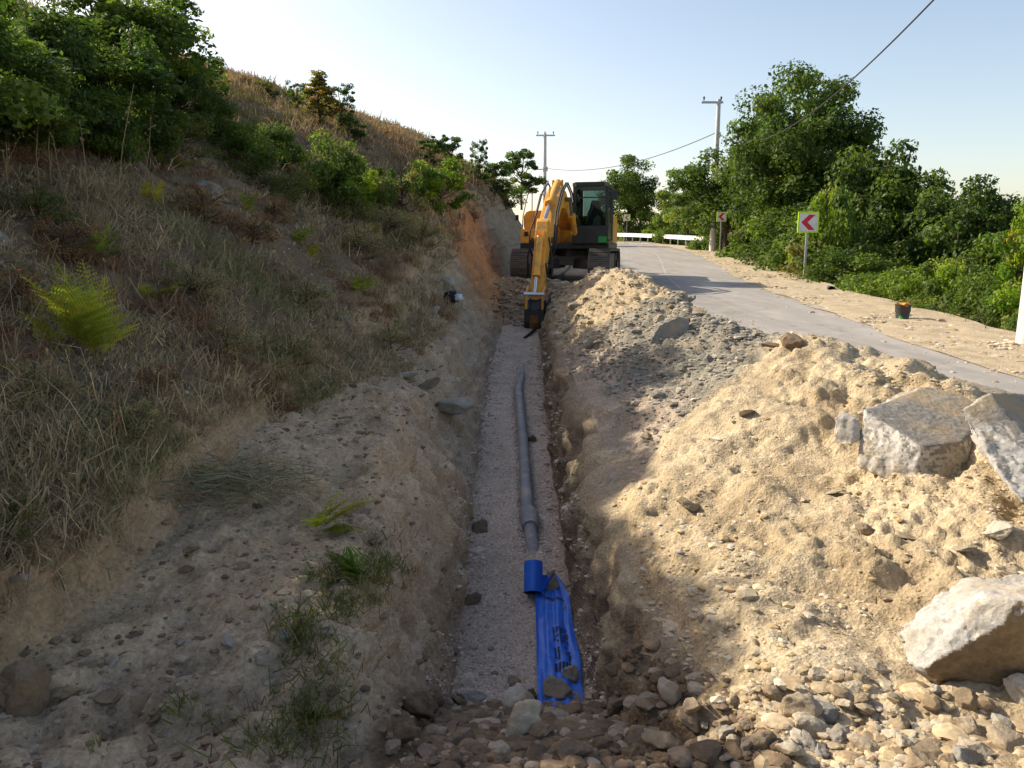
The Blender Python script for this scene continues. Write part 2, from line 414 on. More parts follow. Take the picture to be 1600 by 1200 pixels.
# furrows the bucket left down the cut walls
fur = fbm(np.stack([G[..., 1] * 7.0, G[..., 2] * 0.8, G[..., 0] * 0.3], -1), 1.0, 3, 55)
wallm = np.interp(cols_p, [5, 5.3, 6.2, 7.6, 8, 9, 9.2, 9.8, 10], [0, 0.3, 1, 1, 0, 0, 1, 1, 0.2])
GD = G + N * ((am * d1 * 0.8 + am2 * d2 * 0.75 + am * 0.35 * np.minimum(d3, 0.4)) + wallm[None, :] * 0.06 * fur * flatk[:, None])[..., None]
endm = np.exp(-((rows - 20.0) / 1.4) ** 2)[:, None] * np.interp(cols_p, [6.5, 7.5, 8, 9, 9.6, 10.4], [0, 1, 1, 1, 1, 0])[None, :]
GD = GD + N * (endm * (0.13 * fbm(G, 2.2, 4, 101, 0.6) + 0.05))[..., None]
# zone colours: soil, with shaded ledge and bed lightened, right wall darkened as shade
seg_col = {0: (0.24, 0.18, 0.11), 1: (0.24, 0.18, 0.11), 2: (0.22, 0.165, 0.105), 3: (0.21, 0.155, 0.105), 4: (0.42, 0.30, 0.185), 5: (0.48, 0.37, 0.255), 6: (0.50, 0.385, 0.275), 7: (0.50, 0.385, 0.275), 8: (0.58, 0.465, 0.375), 9: (0.27, 0.205, 0.14), 10: (0.36, 0.29, 0.20), 11: (0.3, 0.26, 0.2), 12: (0.14, 0.12, 0.06), 13: (0.08, 0.075, 0.035), 14: (0.06, 0.065, 0.03), 15: (0.07, 0.08, 0.035)}
kc = np.array([seg_col[k] for k in range(16)] + [seg_col[15]])
CC = np.zeros_like(GD)
for c in range(3):
    CC[..., c] = np.interp(np.clip(cols_p + 0.0, 0, 16), np.arange(17), np.roll(kc[:, c], 0))[None, :]
cellk = np.minimum(cols_p.astype(int), 15)
CC[:] = kc[cellk][None]
for _ in range(3): CC[:, 1:-1] = 0.5 * CC[:, 1:-1] + 0.25 * (CC[:, :-2] + CC[:, 2:])
zn = fbm(GD, 0.8, 4, 71); zn2 = fbm(GD, 2.2, 4, 88)
def blend(C, mask, c): return C * (1 - mask[..., None]) + np.array(c) * mask[..., None]
def sstep(a, b, x): t = np.clip((x - a) / (b - a), 0, 1); return t * t * (3 - 2 * t)
X, Yg, Z = GD[..., 0], GD[..., 1], GD[..., 2]
# red-orange earth in the cut beside the machine, grey marl below it
orange = sstep(15.5, 18.5, Yg + zn * 1.5) * (1 - sstep(22.5, 26.0, Yg + zn)) * (cols_p[None, :] > 3.75) * (cols_p[None, :] < 7.6)
CC = blend(CC, orange * 0.85, (0.50, 0.27, 0.12))
grey = sstep(9.0, 12, Yg + zn * 2) * (1 - sstep(15.5, 18, Yg + zn)) * (cols_p[None, :] > 4.2) * (cols_p[None, :] < 8)
CC = blend(CC, grey * 0.55, (0.34, 0.31, 0.26))
cut_far = sstep(23.0, 26, Yg + zn) * (cols_p[None, :] > 3.9) * (cols_p[None, :] < 7)
CC = blend(CC, cut_far * 0.7, (0.34, 0.30, 0.24))
ocher = sstep(0.1, 0.5, zn2) * (cols_p[None, :] > 4) * (cols_p[None, :] < 8)
CC = blend(CC, ocher * 0.4, (0.42, 0.29, 0.16))
dk = sstep(0.1, 0.6, -zn2) * (cols_p[None, :] > 4.8) * (cols_p[None, :] < 6.5)
CC = blend(CC, dk * 0.5, (0.29, 0.225, 0.165))
upw = (cols_p[None, :] > 9) * (cols_p[None, :] <= 10.2) * sstep(9.35, 9.85, cols_p[None, :] + zn2 * 0.35) * (Yg < 8.0 + zn)
CC = blend(CC, upw * 0.9, (0.46, 0.375, 0.255))
lens = sstep(0.2, 0.6, zn) * (cols_p[None, :] > 9.05) * (cols_p[None, :] < 10)
CC = blend(CC, lens * 0.5, (0.20, 0.145, 0.09))
endc = sstep(17.6, 18.6, Yg + zn * 0.4) * (1 - sstep(24, 28, Yg)) * (cols_p[None, :] > 7.2) * (cols_p[None, :] < 10.6)
CC = blend(CC, endc * 0.9, (0.31, 0.235, 0.155))
# foreground backfill is brown earth, darkened further to carry its shade
bf = (1 - sstep(3.3, 4.4, Yg + zn * 0.3)) * sstep(6.5, 7.5, cols_p[None, :] + zn2 * 0.45) * (1 - sstep(9.6, 10.3, cols_p[None, :] + zn2 * 0.3))
CC = blend(CC, bf * 0.97, (0.18, 0.128, 0.08))

nR, nC = len(rows), len(cols_p)
def grid_patch(Gd, C, c0, c1, name, mat, smooth=True):
    sub = Gd[:, c0:c1 + 1].reshape(-1, 3); cc = C[:, c0:c1 + 1].reshape(-1, 3); w = c1 - c0 + 1
    i, j = np.meshgrid(np.arange(Gd.shape[0] - 1), np.arange(w - 1), indexing='ij')
    a = (i * w + j).ravel()
    f = np.stack([a, a + 1, a + 1 + w, a + w], 1)
    return np_mesh(name, sub, f, [mat], cc, smooth)
cb = [int(np.argmin(np.abs(cols_p - k))) for k in range(17)]
hillside = link('hillside', grid_patch(GD, CC, 0, cb[5], 'hillside', M['soil']))
tag(hillside, 'dry brown hillside rising beside the trench', 'hillside', kind='structure')
trench = link('trench', grid_patch(GD, CC, cb[5], cb[10], 'trench', M['soil']))
tag(trench, 'open trench cut into pale earth with a gravel bed', 'trench', kind='structure')
ground = link('ground', grid_patch(GD, CC, cb[10], nC - 1, 'ground', M['soil']))
tag(ground, 'ground falling away below the road', 'ground', kind='structure')

# ------------------------------------------------------------------ spoil heaps along the trench
HS = [
 (-0.6, (0.95, -1.70), (1.4, -1.70), (2.0, -1.66), (3.0, -1.60), (3.4, -1.62), (4.4, -1.72)),
 (1.0, (0.92, -1.70), (1.3, -1.62), (2.0, -1.52), (3.0, -1.3), (3.4, -1.3), (4.4, -1.68)),
 (2.2, (0.85, -1.80), (1.25, -1.74), (2.0, -1.64), (2.8, -1.42), (3.4, -1.18), (4.5, -1.64)),
 (3.0, (0.82, -1.98), (1.2, -1.82), (1.9, -1.68), (2.75, -1.42), (3.4, -1.12), (4.5, -1.60)),
 (4.0, (0.76, -2.08), (1.25, -1.82), (2.0, -1.62), (2.75, -1.40), (3.4, -1.10), (4.5, -1.57)),
 (5.0, (0.74, -2.06), (1.3, -1.75), (2.2, -1.52), (2.9, -1.30), (3.4, -1.10), (4.5, -1.54)),
 (6.0, (0.73, -2.0), (1.3, -1.66), (2.1, -1.3), (2.8, -1.0), (3.2, -0.94), (4.35, -1.51)),
 (7.0, (0.71, -1.94), (1.25, -1.6), (2.0, -1.22), (2.7, -0.90), (3.1, -0.87), (4.15, -1.48)),
 (8.2, (0.68, -1.87), (1.2, -1.62), (1.9, -1.35), (2.6, -1.04), (3.0, -1.0), (3.9, -1.44)),
 (10., (0.68, -1.8), (1.1, -1.6), (1.7, -1.25), (2.35, -0.93), (2.75, -0.92), (3.6, -1.39)),
 (13., (0.69, -1.6), (1.05, -1.42), (1.6, -1.02), (2.15, -0.68), (2.5, -0.68), (3.25, -1.3)),
 (16., (0.72, -1.44), (1.1, -1.25), (1.6, -0.75), (2.0, -0.37), (2.3, -0.42), (3.0, -1.2)),
 (18., (0.76, -1.34), (1.1, -1.15), (1.5, -0.82), (1.85, -0.66), (2.1, -0.7), (2.7, -1.14)),
 (20.2, (0.95, -1.2), (1.2, -1.12), (1.5, -1.08), (1.8, -1.08), (2.0, -1.1), (2.4, -1.12)),
]
hy = np.array([s[0] for s in HS], float); hk = np.array([[list(p) for p in s[1:]] for s in HS], float)
hrows = np.concatenate([np.arange(-0.6, 1.6, 0.15), np.arange(1.6, 8.6, 0.026), np.arange(8.6, 14, 0.05), np.arange(14, 20.3, 0.08)])
hn = [22, 40, 40, 16, 30]
hp = []
for k, n in enumerate(hn):
    hp += [k + j / n for j in range(n)]
hp.append(5.0); hp = np.array(hp)
def pchip(y, ys, v):
    d = np.gradient(v, ys); i = np.clip(np.searchsorted(ys, y) - 1, 0, len(ys) - 2)
    h = ys[i + 1] - ys[i]; t = (y - ys[i]) / h
    return (2 * t**3 - 3 * t**2 + 1) * v[i] + (t**3 - 2 * t**2 + t) * h * d[i] + (-2 * t**3 + 3 * t**2) * v[i + 1] + (t**3 - t**2) * h * d[i + 1]
HG = np.zeros((len(hrows), len(hp), 3))
kx = np.array([pchip(hrows, hy, hk[:, k, 0]) for k in range(6)]); kz = np.array([pchip(hrows, hy, hk[:, k, 1]) for k in range(6)])
# follow the trench lip exactly
lipc = GD[:, cb[10]]; kx[0] = np.interp(hrows, lipc[:, 1], lipc[:, 0]) - 0.004; kz[0] = np.interp(hrows, lipc[:, 1], lipc[:, 2]) + 0.004
for c, p in enumerate(hp):
    k = min(int(p), 4); f = p - k
    HG[:, c, 0] = kx[k] * (1 - f) + kx[k + 1] * f; HG[:, c, 2] = kz[k] * (1 - f) + kz[k + 1] * f; HG[:, c, 1] = hrows
for _ in range(10):
    H2 = HG.copy(); H2[:, 1:-1] = 0.5 * HG[:, 1:-1] + 0.25 * (HG[:, :-2] + HG[:, 2:]); HG = H2
HN = grid_normals(HG)
edge = np.clip(np.minimum(hp / 0.25, (5 - hp) / 0.5), 0, 1)[None, :] * np.clip(np.minimum((hrows + 0.6) / 0.6, (20.2 - hrows) / 0.8), 0, 1)[:, None]
hb = fbm(HG, 1.1, 3, 5); hm = fbm(HG, 3.6, 4, 15, 0.55); hf = fbm(HG, 15.0, 4, 25, 0.6)
hr = fbm(HG, 4.5, 3, 33, 0.55, True)
crest = np.interp(hp, [0, 1.5, 3, 4, 5], [0.6, 0.75, 1.3, 1.4, 1.0])[None, :]
stony = sstep(0.1, 0.7, fbm(HG, 1.0, 3, 91))
HG = HG + HN * ((0.075 * hb + crest * 0.060 * hm + 0.035 * np.minimum(hr, 0.35) + (0.011 + 0.024 * stony) * hf) * edge)[..., None]
hx, hyy = HG[..., 0], HG[..., 1]
wob = fbm(HG, 1.3, 3, 44) * 0.35
bound1 = 6.0 + 0.95 * (hx - 0.75) + wob            # near tan heap | grey stony heap
bound2 = 12.2 - 0.35 * (hx - 0.75) + wob * 1.5      # grey | far tan heap
HC = np.zeros_like(HG) + np.array((0.52, 0.425, 0.285))
hz1 = fbm(HG, 1.6, 4, 61); hz2 = fbm(HG, 0.7, 3, 62)
HC = blend(HC, sstep(0.0, 0.7, hz1) * 0.6, (0.39, 0.295, 0.175))
HC = blend(HC, sstep(0.15, 0.7, hz2) * 0.6, (0.60, 0.53, 0.415))
low = (1 - sstep(2.0, 3.0, hyy + wob)) * (1 - sstep(2.2, 3.0, hx)) * 0.55
HC = blend(HC, low, (0.36, 0.27, 0.165))
HC = blend(HC, (1 - sstep(0.1, 0.55, hp[None, :] + hz1 * 0.25)) * 0.55, (0.44, 0.335, 0.20))
mid = sstep(-0.15, 0.15, hyy - bound1) * (1 - sstep(-0.3, 0.3, hyy - bound2))
HC = blend(HC, mid, (0.37, 0.315, 0.245))
greyp = mid * sstep(1.15, 1.6, hx + wob * 0.6) * (1 - sstep(0.2, 0.8, hz1) * 0.5)
HC = blend(HC, greyp * 0.9, (0.235, 0.22, 0.18))
pink = mid * (1 - sstep(1.2, 1.7, hx + wob * 0.6))
HC = blend(HC, pink * 0.75, (0.47, 0.375, 0.29))
far_m = sstep(-0.3, 0.3, hyy - bound2)
HC = blend(HC, far_m * 0.8, (0.43, 0.345, 0.225))
HC = blend(HC, far_m * sstep(2.6, 3.4, hp[None, :] + wob) * sstep(13.0, 15, hyy) * 0.9, (0.56, 0.46, 0.29))
iR, iC = len(hrows), len(hp)
ii, jj = np.meshgrid(np.arange(iR - 1), np.arange(iC - 1), indexing='ij')
a_ = (ii * iC + jj).ravel()
HF = np.stack([a_, a_ + 1, a_ + 1 + iC, a_ + iC], 1)
fy = hyy[ii, jj].ravel(); fb1 = bound1[ii, jj].ravel(); fb2 = bound2[ii, jj].ravel()
zone = np.where(fy < fb1, 0, np.where(fy < fb2, 1, 2))
heap_names = [('spoil_heap', 'large heap of pale yellow earth beside the blue tape end of the trench', 'earth heap'),
              ('spoil_heap', 'grey heap of broken stone and earth between the two pale heaps', 'earth heap'),
              ('spoil_heap', 'long pale earth ridge running up to the excavator', 'earth heap')]
hv = HG.reshape(-1, 3); hcv = HC.reshape(-1, 3)
for z, (nm, lb, ct) in enumerate(heap_names):
    f = HF[zone == z]; used, inv = np.unique(f.ravel(), return_inverse=True)
    o = link(nm, np_mesh(nm, hv[used], inv.reshape(-1, 4), [M['soil']], hcv[used], True))
    tag(o, lb, ct, 'heaps of dug earth along the trench')

# ---- where things touch the land
def bvh_of(v, f): return BVHTree.FromPolygons([tuple(x) for x in v], [tuple(x) for x in f])
_ii, _jj = np.meshgrid(np.arange(nR - 1), np.arange(nC - 1), indexing='ij'); _a = (_ii * nC + _jj).ravel()
TF = np.stack([_a, _a + 1, _a + 1 + nC, _a + nC], 1)
allv = np.concatenate([GD.reshape(-1, 3), hv]); allf = np.concatenate([TF, HF + nR * nC])
LAND = bvh_of(allv.tolist(), allf.tolist())
BARE = bvh_of(GD.reshape(-1, 3).tolist(), TF.tolist())
def drop(x, y, bv=None, top=60.0):
    h = (bv or LAND).ray_cast(Vector((x, y, top)), Vector((0, 0, -1)))
    return (h[0], h[1]) if h[0] is not None else (Vector((x, y, float(road_z(y)))), Vector((0, 0, 1)))
def pick(px, py, bv=None):
    d = ray(px, py).normalized(); h = (bv or LAND).ray_cast(Vector((0, 0, 0)), d)
    if h[0] is None: return at(px, py, 60), Vector((0, 0, 1))
    return h[0], h[1]

# ------------------------------------------------------------------ road, markings, shoulder
def strip(o0, o1, n, dz, name, mat, zfun=None, rough=0.0, i0=0, i1=None, colr=None, jag=0.0):
    pts = road_c[i0:i1]; nr = road_nrm[i0:i1]
    v = []; t = np.linspace(0, 1, n + 1)
    jl = jag * fbm(np.stack([pts[:, 1] * 1.0, pts[:, 0] * 0, pts[:, 0] * 0], 1), 0.9, 4, 12)
    jr = jag * fbm(np.stack([pts[:, 1] * 1.0, pts[:, 0] * 0 + 9, pts[:, 0] * 0], 1), 0.9, 4, 13)
    for q in range(len(pts)):
        for k in range(n + 1):
            off = ((o0 + jl[q]) if o0 > -1 else max(o0, 2.75 - pts[q][0] + 0 * q if pts[q][1] < 14 else o0 + max(0, (19 - pts[q][1]) / 5) * (2.75 - pts[q][0] - o0) if pts[q][1] < 19 else o0) + jl[q]) * (1 - t[k]) + (o1 + jr[q]) * t[k]
            x, y = pts[q] + nr[q] * off
            v.append((x, y, float(road_z(pts[q][1])) + dz))
    v = np.array(v)
    if rough: 
        e = np.tile(np.minimum(1, np.minimum(t, 1 - t) * 6), len(pts))
        v[:, 2] += rough * (0.4 + 0.6 * e) * fbm(v, 2.5, 4, 77)
    w = n + 1
    i, j = np.meshgrid(np.arange(len(pts) - 1), np.arange(n), indexing='ij'); a = (i * w + j).ravel()
    f = np.stack([a, a + 1, a + 1 + w, a + w], 1)
    return link(name, np_mesh(name, v, f, [mat], None if colr is None else np.tile(colr, (len(v), 1)), True))
road_c2 = road_c
def asphalt_mat():
    m, nt, b = new_mat('asphalt'); P = geo_pos(nt)
    n1 = noise_tex(nt, 0.55, 6, 0.6, P); n2 = noise_tex(nt, 140, 4, 0.7, P); n3 = noise_tex(nt, 2.2, 7, 0.7, P)
    c = mixc(nt, 'MIX', n1.outputs[0], (0.28, 0.26, 0.235), (0.36, 0.335, 0.30))
    c = mixc(nt, 'MULTIPLY', 0.8, c, ramp(nt, n2.outputs[0], [(0.3, (0.75,) * 3), (0.7, (1.2,) * 3)]).outputs[0])
    mp = nd(nt, 'ShaderNodeMapping'); mp.inputs['Scale'].default_value = (1.6, 0.10, 1.0); mp.inputs['Rotation'].default_value = (0, 0, 0.10); nt.links.new(P, mp.inputs[0])
    n5 = noise_tex(nt, 1.3, 5, 0.6, mp.outputs[0]); c = mixc(nt, 'MULTIPLY', 0.8, c, ramp(nt, n5.outputs[0], [(0.35, (0.80,) * 3), (0.65, (1.15,) * 3)]).outputs[0])
    vc = nd(nt, 'ShaderNodeTexVoronoi', feature='DISTANCE_TO_EDGE'); vc.inputs['Scale'].default_value = 0.55; nw = noise_tex(nt, 2.0, 5, 0.7, P); va = nd(nt, 'ShaderNodeVectorMath', operation='ADD'); nt.links.new(P, va.inputs[0]); nt.links.new(nw.outputs['Color'], va.inputs[1]); nt.links.new(va.outputs[0], vc.inputs['Vector'])
    c = mixc(nt, 'MIX', ramp(nt, vc.outputs['Distance'], [(0.0, (0.55,) * 3), (0.012, (0, 0, 0))]).outputs[0], c, (0.11, 0.10, 0.09))
    # dust blown over from the heaps
    c = mixc(nt, 'MIX', ramp(nt, n3.outputs[0], [(0.50, (0, 0, 0)), (0.78, (0.75,) * 3)]).outputs[0], c, (0.46, 0.41, 0.33))
    nt.links.new(c, b.inputs['Base Color']); b.inputs['Roughness'].default_value = 0.9; b.inputs['Specular IOR Level'].default_value = 0.25
    bump(nt, b, n2.outputs[0], 0.4, 0.006); return m
M['asphalt'] = asphalt_mat()
road = strip(-HALF, HALF, 12, 0.0, 'road', M['asphalt'], jag=0.05)
tag(road, 'narrow grey asphalt road climbing past the excavator', 'road', kind='structure')
M['line'] = flat_mat('worn_paint', (0.40, 0.385, 0.36), 0.8, 0, 0.1, 3.0, 0.2, dirt=(0.27, 0.25, 0.23, 1.0))
ln = strip(-0.032, 0.032, 1, 0.006, 'road_marking', M['line'], i0=int(np.argmin(abs(road_c[:, 1] - 20)) ), i1=None)
tag(ln, 'worn white centre line on the road', 'road marking', kind='structure')
sh_o = strip(HALF - 0.25, HALF + 1.75, 16, 0.012, 'gravel_shoulder', M['soil'], rough=0.028, colr=(0.50, 0.41, 0.28), jag=0.10)
tag(sh_o, 'tan gravel shoulder along the valley side of the road', 'shoulder', kind='structure')

# ------------------------------------------------------------------ stones
def ico(sub):
    bm = bmesh.new(); bmesh.ops.create_icosphere(bm, subdivisions=sub, radius=1.0)
    v = np.array([x.co[:] for x in bm.verts]); f = np.array([[x.index for x in q.verts] for q in bm.faces]); bm.free(); return v, f
ICO2, ICO3, ICO4 = ico(2), ico(3), ico(4)
def rock_v(base, seed, cuts=9, rough=0.10, ax=(1, 0.8, 0.65)):
    r = np.random.default_rng(seed); v = base.copy()
    for _ in range(cuts):
        n = r.normal(size=3); n /= np.linalg.norm(n); d = r.uniform(0.45, 0.85)
        v -= np.maximum(0, v @ n - d)[:, None] * n
    v *= (1 + rough * fbm(v + seed * 3.1, 1.6, 4, seed))[:, None]
    v *= np.array(ax) * r.uniform(0.85, 1.15, 3)
    return v
def rock_v2(base, seed, ax):
    v = rock_v(base, seed, 8, 0.13, ax); n = unit0(v)
    return v + n * (0.045 * fbm(v, 5.5, 4, seed + 5, 0.6))[:, None]
def unit0(v): return v / (np.linalg.norm(v, axis=1)[:, None] + 1e-9)
rock_meshes = {}
for mk in ('rock', 'rock_dark', 'rock_grey'):
    rock_meshes[mk] = [np_mesh('stone', rock_v2(ICO4[0], 100 + k, random.choice([(1, .8, .6), (1, .7, .45), (1, .9, .75)])), ICO4[1], [M[mk]], None, True) for k in range(12)]
def stone(p, size, mk='rock', label=None, group=None, sink=0.3, squash=1.0, name='stone', rot=None, up=None):
    me = random.choice(rock_meshes[mk]); o = link(name, me)
    o.scale = (size, size * random.uniform(0.8, 1.15), size * squash * random.uniform(0.8, 1.1))
    o.rotation_euler = rot if rot else (random.uniform(-0.5, 0.5), random.uniform(-0.5, 0.5), random.uniform(0, 6.28))
    o.location = Vector(p) + Vector((0, 0, size * squash * 0.6 * (1 - 2 * sink)))
    tag(o, label, 'stone', group); return o

def scatter_mesh(name, pts, sizes, colors, base=None, nvar=12, flat=0.7):
    """many small stones as one mesh"""
    base = base or ico(1)
    var = [rock_v(base[0], 500 + k, 4, 0.12) for k in range(nvar)]
    n = len(pts); nv = len(base[0]); V = np.zeros((n, nv, 3)); ch = rng.integers(0, nvar, n)
    ang = rng.uniform(0, 6.28, n)
    for i in range(n):
        c, s = math.cos(ang[i]), math.sin(ang[i]); q = var[ch[i]]
        V[i, :, 0] = (q[:, 0] * c - q[:, 1] * s); V[i, :, 1] = (q[:, 0] * s + q[:, 1] * c); V[i, :, 2] = q[:, 2] * flat
    V = V * np.asarray(sizes)[:, None, None] + np.asarray(pts)[:, None, :]
    F = base[1][None] + (np.arange(n) * nv)[:, None, None]
    C = np.repeat(np.asarray(colors), nv, axis=0)
    return np_mesh(name, V.reshape(-1, 3), F.reshape(-1, 3), [M['pebble']], C, False)
def pal(n, colours, jit=0.18):
    c = np.array(colours)[rng.integers(0, len(colours), n)]
    return c * (1 + rng.uniform(-jit, jit, (n, 1)))
def samp(n, xf, yf, bv=None, zoff=0.0):
    out = []
    for _ in range(n):
        y = yf(); x = xf(y); p, nn = drop(x, y, bv)
        out.append((p.x, p.y, p.z + zoff))
    return np.array(out)
U = random.uniform
LIME = [(0.47, 0.40, 0.29), (0.42, 0.33, 0.21), (0.53, 0.48, 0.39), (0.34, 0.26, 0.16), (0.46, 0.36, 0.22)]
BROWN = [(0.18, 0.125, 0.08), (0.25, 0.185, 0.125), (0.14, 0.10, 0.065), (0.32, 0.26, 0.195), (0.22, 0.155, 0.095)]
GREY = [(0.27, 0.255, 0.21), (0.32, 0.29, 0.23), (0.21, 0.19, 0.155), (0.38, 0.34, 0.27)]
PINK = [(0.55, 0.45, 0.37), (0.46, 0.37, 0.30), (0.62, 0.53, 0.45), (0.36, 0.29, 0.24)]
# gravel bed of the trench
P = samp(11000, lambda y: U(float(key(8, y)) - 0.08, float(key(9, y)) + 0.06), lambda: 3.9 * math.exp(U(0, 1) ** 1.15 * math.log(17.8 / 3.9)))
tag(link('bed_gravel', scatter_mesh('bed_gravel', P, rng.uniform(0.006, 0.017, len(P)) * (0.8 + 0.03 * P[:, 1]), pal(len(P), PINK))), 'fine pinkish gravel bedding on the trench floor', 'gravel', kind='stuff')
P = samp(1100, lambda y: U(-0.5, 1.5), lambda: U(18.0, 21.6))
tag(link('dug_rubble', scatter_mesh('dug_rubble', P, rng.gamma(1.5, 0.022, len(P)) + 0.01, pal(len(P), BROWN + [(0.42, 0.34, 0.24)] * 3))), 'freshly dug earth lumps in front of the crawler tracks', 'rubble', kind='stuff')
# crumbs fallen at the foot of both walls
P = np.concatenate([samp(1000, lambda y: float(key(8, y)) + abs(random.gauss(0, 0.14)) - 0.08, lambda: U(4.2, 16)), samp(1200, lambda y: float(key(9, y)) - abs(random.gauss(0, 0.13)) + 0.09, lambda: U(4.2, 16))])
tag(link('wall_crumbs', scatter_mesh('wall_crumbs', P, rng.gamma(1.5, 0.010, len(P)) + 0.005, pal(len(P), BROWN[1:4:2] + PINK + [(0.40, 0.31, 0.22)] * 2))), 'crumbs of earth fallen along the trench walls', 'earth crumbs', kind='stuff')
# shoulder gravel
def shx(y):
    return float(road_cx(y)) + HALF + U(-0.15, 1.75)
P = samp(9000, shx, lambda: 7.5 * math.exp(U(0, 1) * math.log(46 / 7.5)), BARE, 0.062)
tag(link('shoulder_gravel', scatter_mesh('shoulder_gravel', P, rng.gamma(3.0, 0.009, len(P)) * (0.8 + 0.02 * P[:, 1]), pal(len(P), LIME, 0.25))), 'loose tan stones on the road shoulder', 'gravel', kind='stuff')
P = []
for _ in range(2600):
    y = U(5.5, 20); x = hk_foot = float(np.interp(y, [5, 8, 12, 16, 20], [4.35, 3.85, 3.35, 2.95, 2.5])) + abs(random.gauss(0, 0.35)) - 0.1
    P.append((x, y, float(road_z(y)) + 0.004))
for _ in range(1500):
    y = U(7.5, 44); P.append((float(road_cx(y)) + HALF - abs(random.gauss(0, 0.22)), y, float(road_z(y)) + 0.004))
P = np.array(P); tag(link('spilled_soil', scatter_mesh('spilled_soil', P, rng.gamma(1.3, 0.009, len(P)) + 0.005, pal(len(P), LIME))), 'spilled soil and stones along the edges of the asphalt', 'spilled soil', kind='stuff')
# near heap grit, grey heap rubble, far ridge rubble
def hx_at(y, p):
    k = min(int(p), 4); f = p - k
    return float(np.interp(y, hy, hk[:, k, 0]) * (1 - f) + np.interp(y, hy, hk[:, k + 1, 0]) * f)
def heap_samp(n, y0, y1, p0, p1, keep=None):
    out = []
    while len(out) < n:
        y = y0 * math.exp(U(0, 1) * math.log(y1 / y0)); x = hx_at(y, U(p0, p1))
        if keep and not keep(x, y): continue
        q, _ = drop(x, y); out.append(q[:])
    return np.array(out)
def bnd1(x): return 6.0 + 0.95 * (x - 0.75)
cl = fbm(heap_samp(1, 3, 4, 1, 2), 1, 1, 1)
def patchy(x, y): return U(-0.6, 0.9) < float(vnoise(np.array([[x, y, 0.0]]), 1.7, 31)[0])
P = heap_samp(5200, 1.9, 9.0, 0.05, 4.8, lambda x, y: y < bnd1(x) + 0.3 and patchy(x, y))
tag(link('heap_grit', scatter_mesh('heap_grit', P, rng.gamma(1.2, 0.0075, len(P)) + 0.004, pal(len(P), [(0.50, 0.39, 0.23), (0.44, 0.33, 0.18), (0.55, 0.45, 0.3), (0.52, 0.46, 0.36)]))), 'crumbly grit and chips over the pale near heap', 'grit', kind='stuff')
P = heap_samp(5200, 6.2, 12.0, 0.9, 4.5, lambda x, y: y > bnd1(x) - 0.1)
tag(link('broken_stone', scatter_mesh('broken_stone', P, rng.gamma(1.4, 0.011, len(P)) + 0.006, pal(len(P), GREY + [(0.33, 0.28, 0.21)]))), 'broken grey stone covering the middle heap', 'broken stone', kind='stuff')
P = heap_samp(2600, 9.5, 19.5, 0.3, 4.8, lambda x, y: y > 10.5)
tag(link('ridge_rubble', scatter_mesh('ridge_rubble', P, rng.gamma(1.4, 0.016, len(P)) + 0.007, pal(len(P), LIME + [(0.30, 0.25, 0.18)] * 2))), 'small rubble over the far earth ridge', 'rubble', kind='stuff')
# rubble in front of the trench mouth
def fore_ok(x, y): return True
P = samp(6500, lambda y: U(-0.45, 2.4), lambda: U(1.7, 4.5))
P = P[[(q[1] < 4.25 + 0.15 * math.sin(q[0] * 5) - 2.2 * max(0, q[0] - 0.5) + 1.45 * max(0, q[0] - 1.0) + 0.55 * max(0, q[0] - 1.7)) for q in P]]
tag(link('fine_rubble', scatter_mesh('fine_rubble', P, rng.gamma(1.5, 0.011, len(P)) + 0.006, np.where((P[:, 0] > 0.95)[:, None], pal(len(P), LIME[1:2] + LIME[3:] + [(0.30, 0.22, 0.13), (0.44, 0.38, 0.28)]), pal(len(P), BROWN + [(0.17, 0.12, 0.075)] * 3)), ICO2)), 'fine rubble between the stones at the trench mouth', 'rubble', kind='stuff')  # darker brown palette on the trench side paints in the shade there
P = np.concatenate([samp(2600, lambda y: U(float(key(5, y)) - 0.05, float(key(6, y)) + 0.1), lambda: 1.9 * math.exp(U(0, 1) * math.log(12 / 1.9))),
                    samp(900, lambda y: U(float(key(6, y)), float(key(8, y)) + 0.05), lambda: 2.5 * math.exp(U(0, 1) * math.log(19 / 2.5))),
                    samp(900, lambda y: U(float(key(4, y)) - 1.2, float(key(5, y))), lambda: 2.5 * math.exp(U(0, 1) * math.log(19 / 2.5)))])
tag(link('bench_pebbles', scatter_mesh('bench_pebbles', P, rng.gamma(1.3, 0.008, len(P)) + 0.004, pal(len(P), BROWN + BROWN + [(0.30, 0.24, 0.17)]))), 'pebbles and dirt clods on the ledge left of the trench', 'pebbles', kind='stuff')

# stones one can pick out
GF = 'stones heaped at the trench mouth'
cnt = 0
tries = 0
placed = []
while cnt < 118 and tries < 6000:
    tries += 1
    px, py = U(600, 1600), U(1055, 1200)
    if px < 640 and py < 1150: continue
    if 640 <= px < 1200 and py < 1085 - 0.0 * px: continue
    if px >= 1200 and py < 1085 - (px - 1200) * 0.55 and py < 1040: continue
    if px > 1390 and py < 1075: continue
    p, n = pick(px, py)
    s = min(0.085, random.lognormvariate(math.log(0.041), 0.45))
    if p.x <= 0.75: s = min(0.095, s * 1.1)
    if any((p - q).length < 0.8 * (s + t) for q, t in placed): continue
    placed.append((p, s))
    mk = random.choice(['rock', 'rock', 'rock', 'rock', 'rock_grey']) if p.x > 0.75 else 'rock_dark'  # stones left of the lip get the dark material, shade put into their colour
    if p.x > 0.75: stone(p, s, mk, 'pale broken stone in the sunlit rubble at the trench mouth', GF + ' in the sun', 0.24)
    else: stone(p, s, mk, 'brown stone with shade painted in, in the rubble at the trench mouth', GF + ' in the shade', 0.24)
    cnt += 1
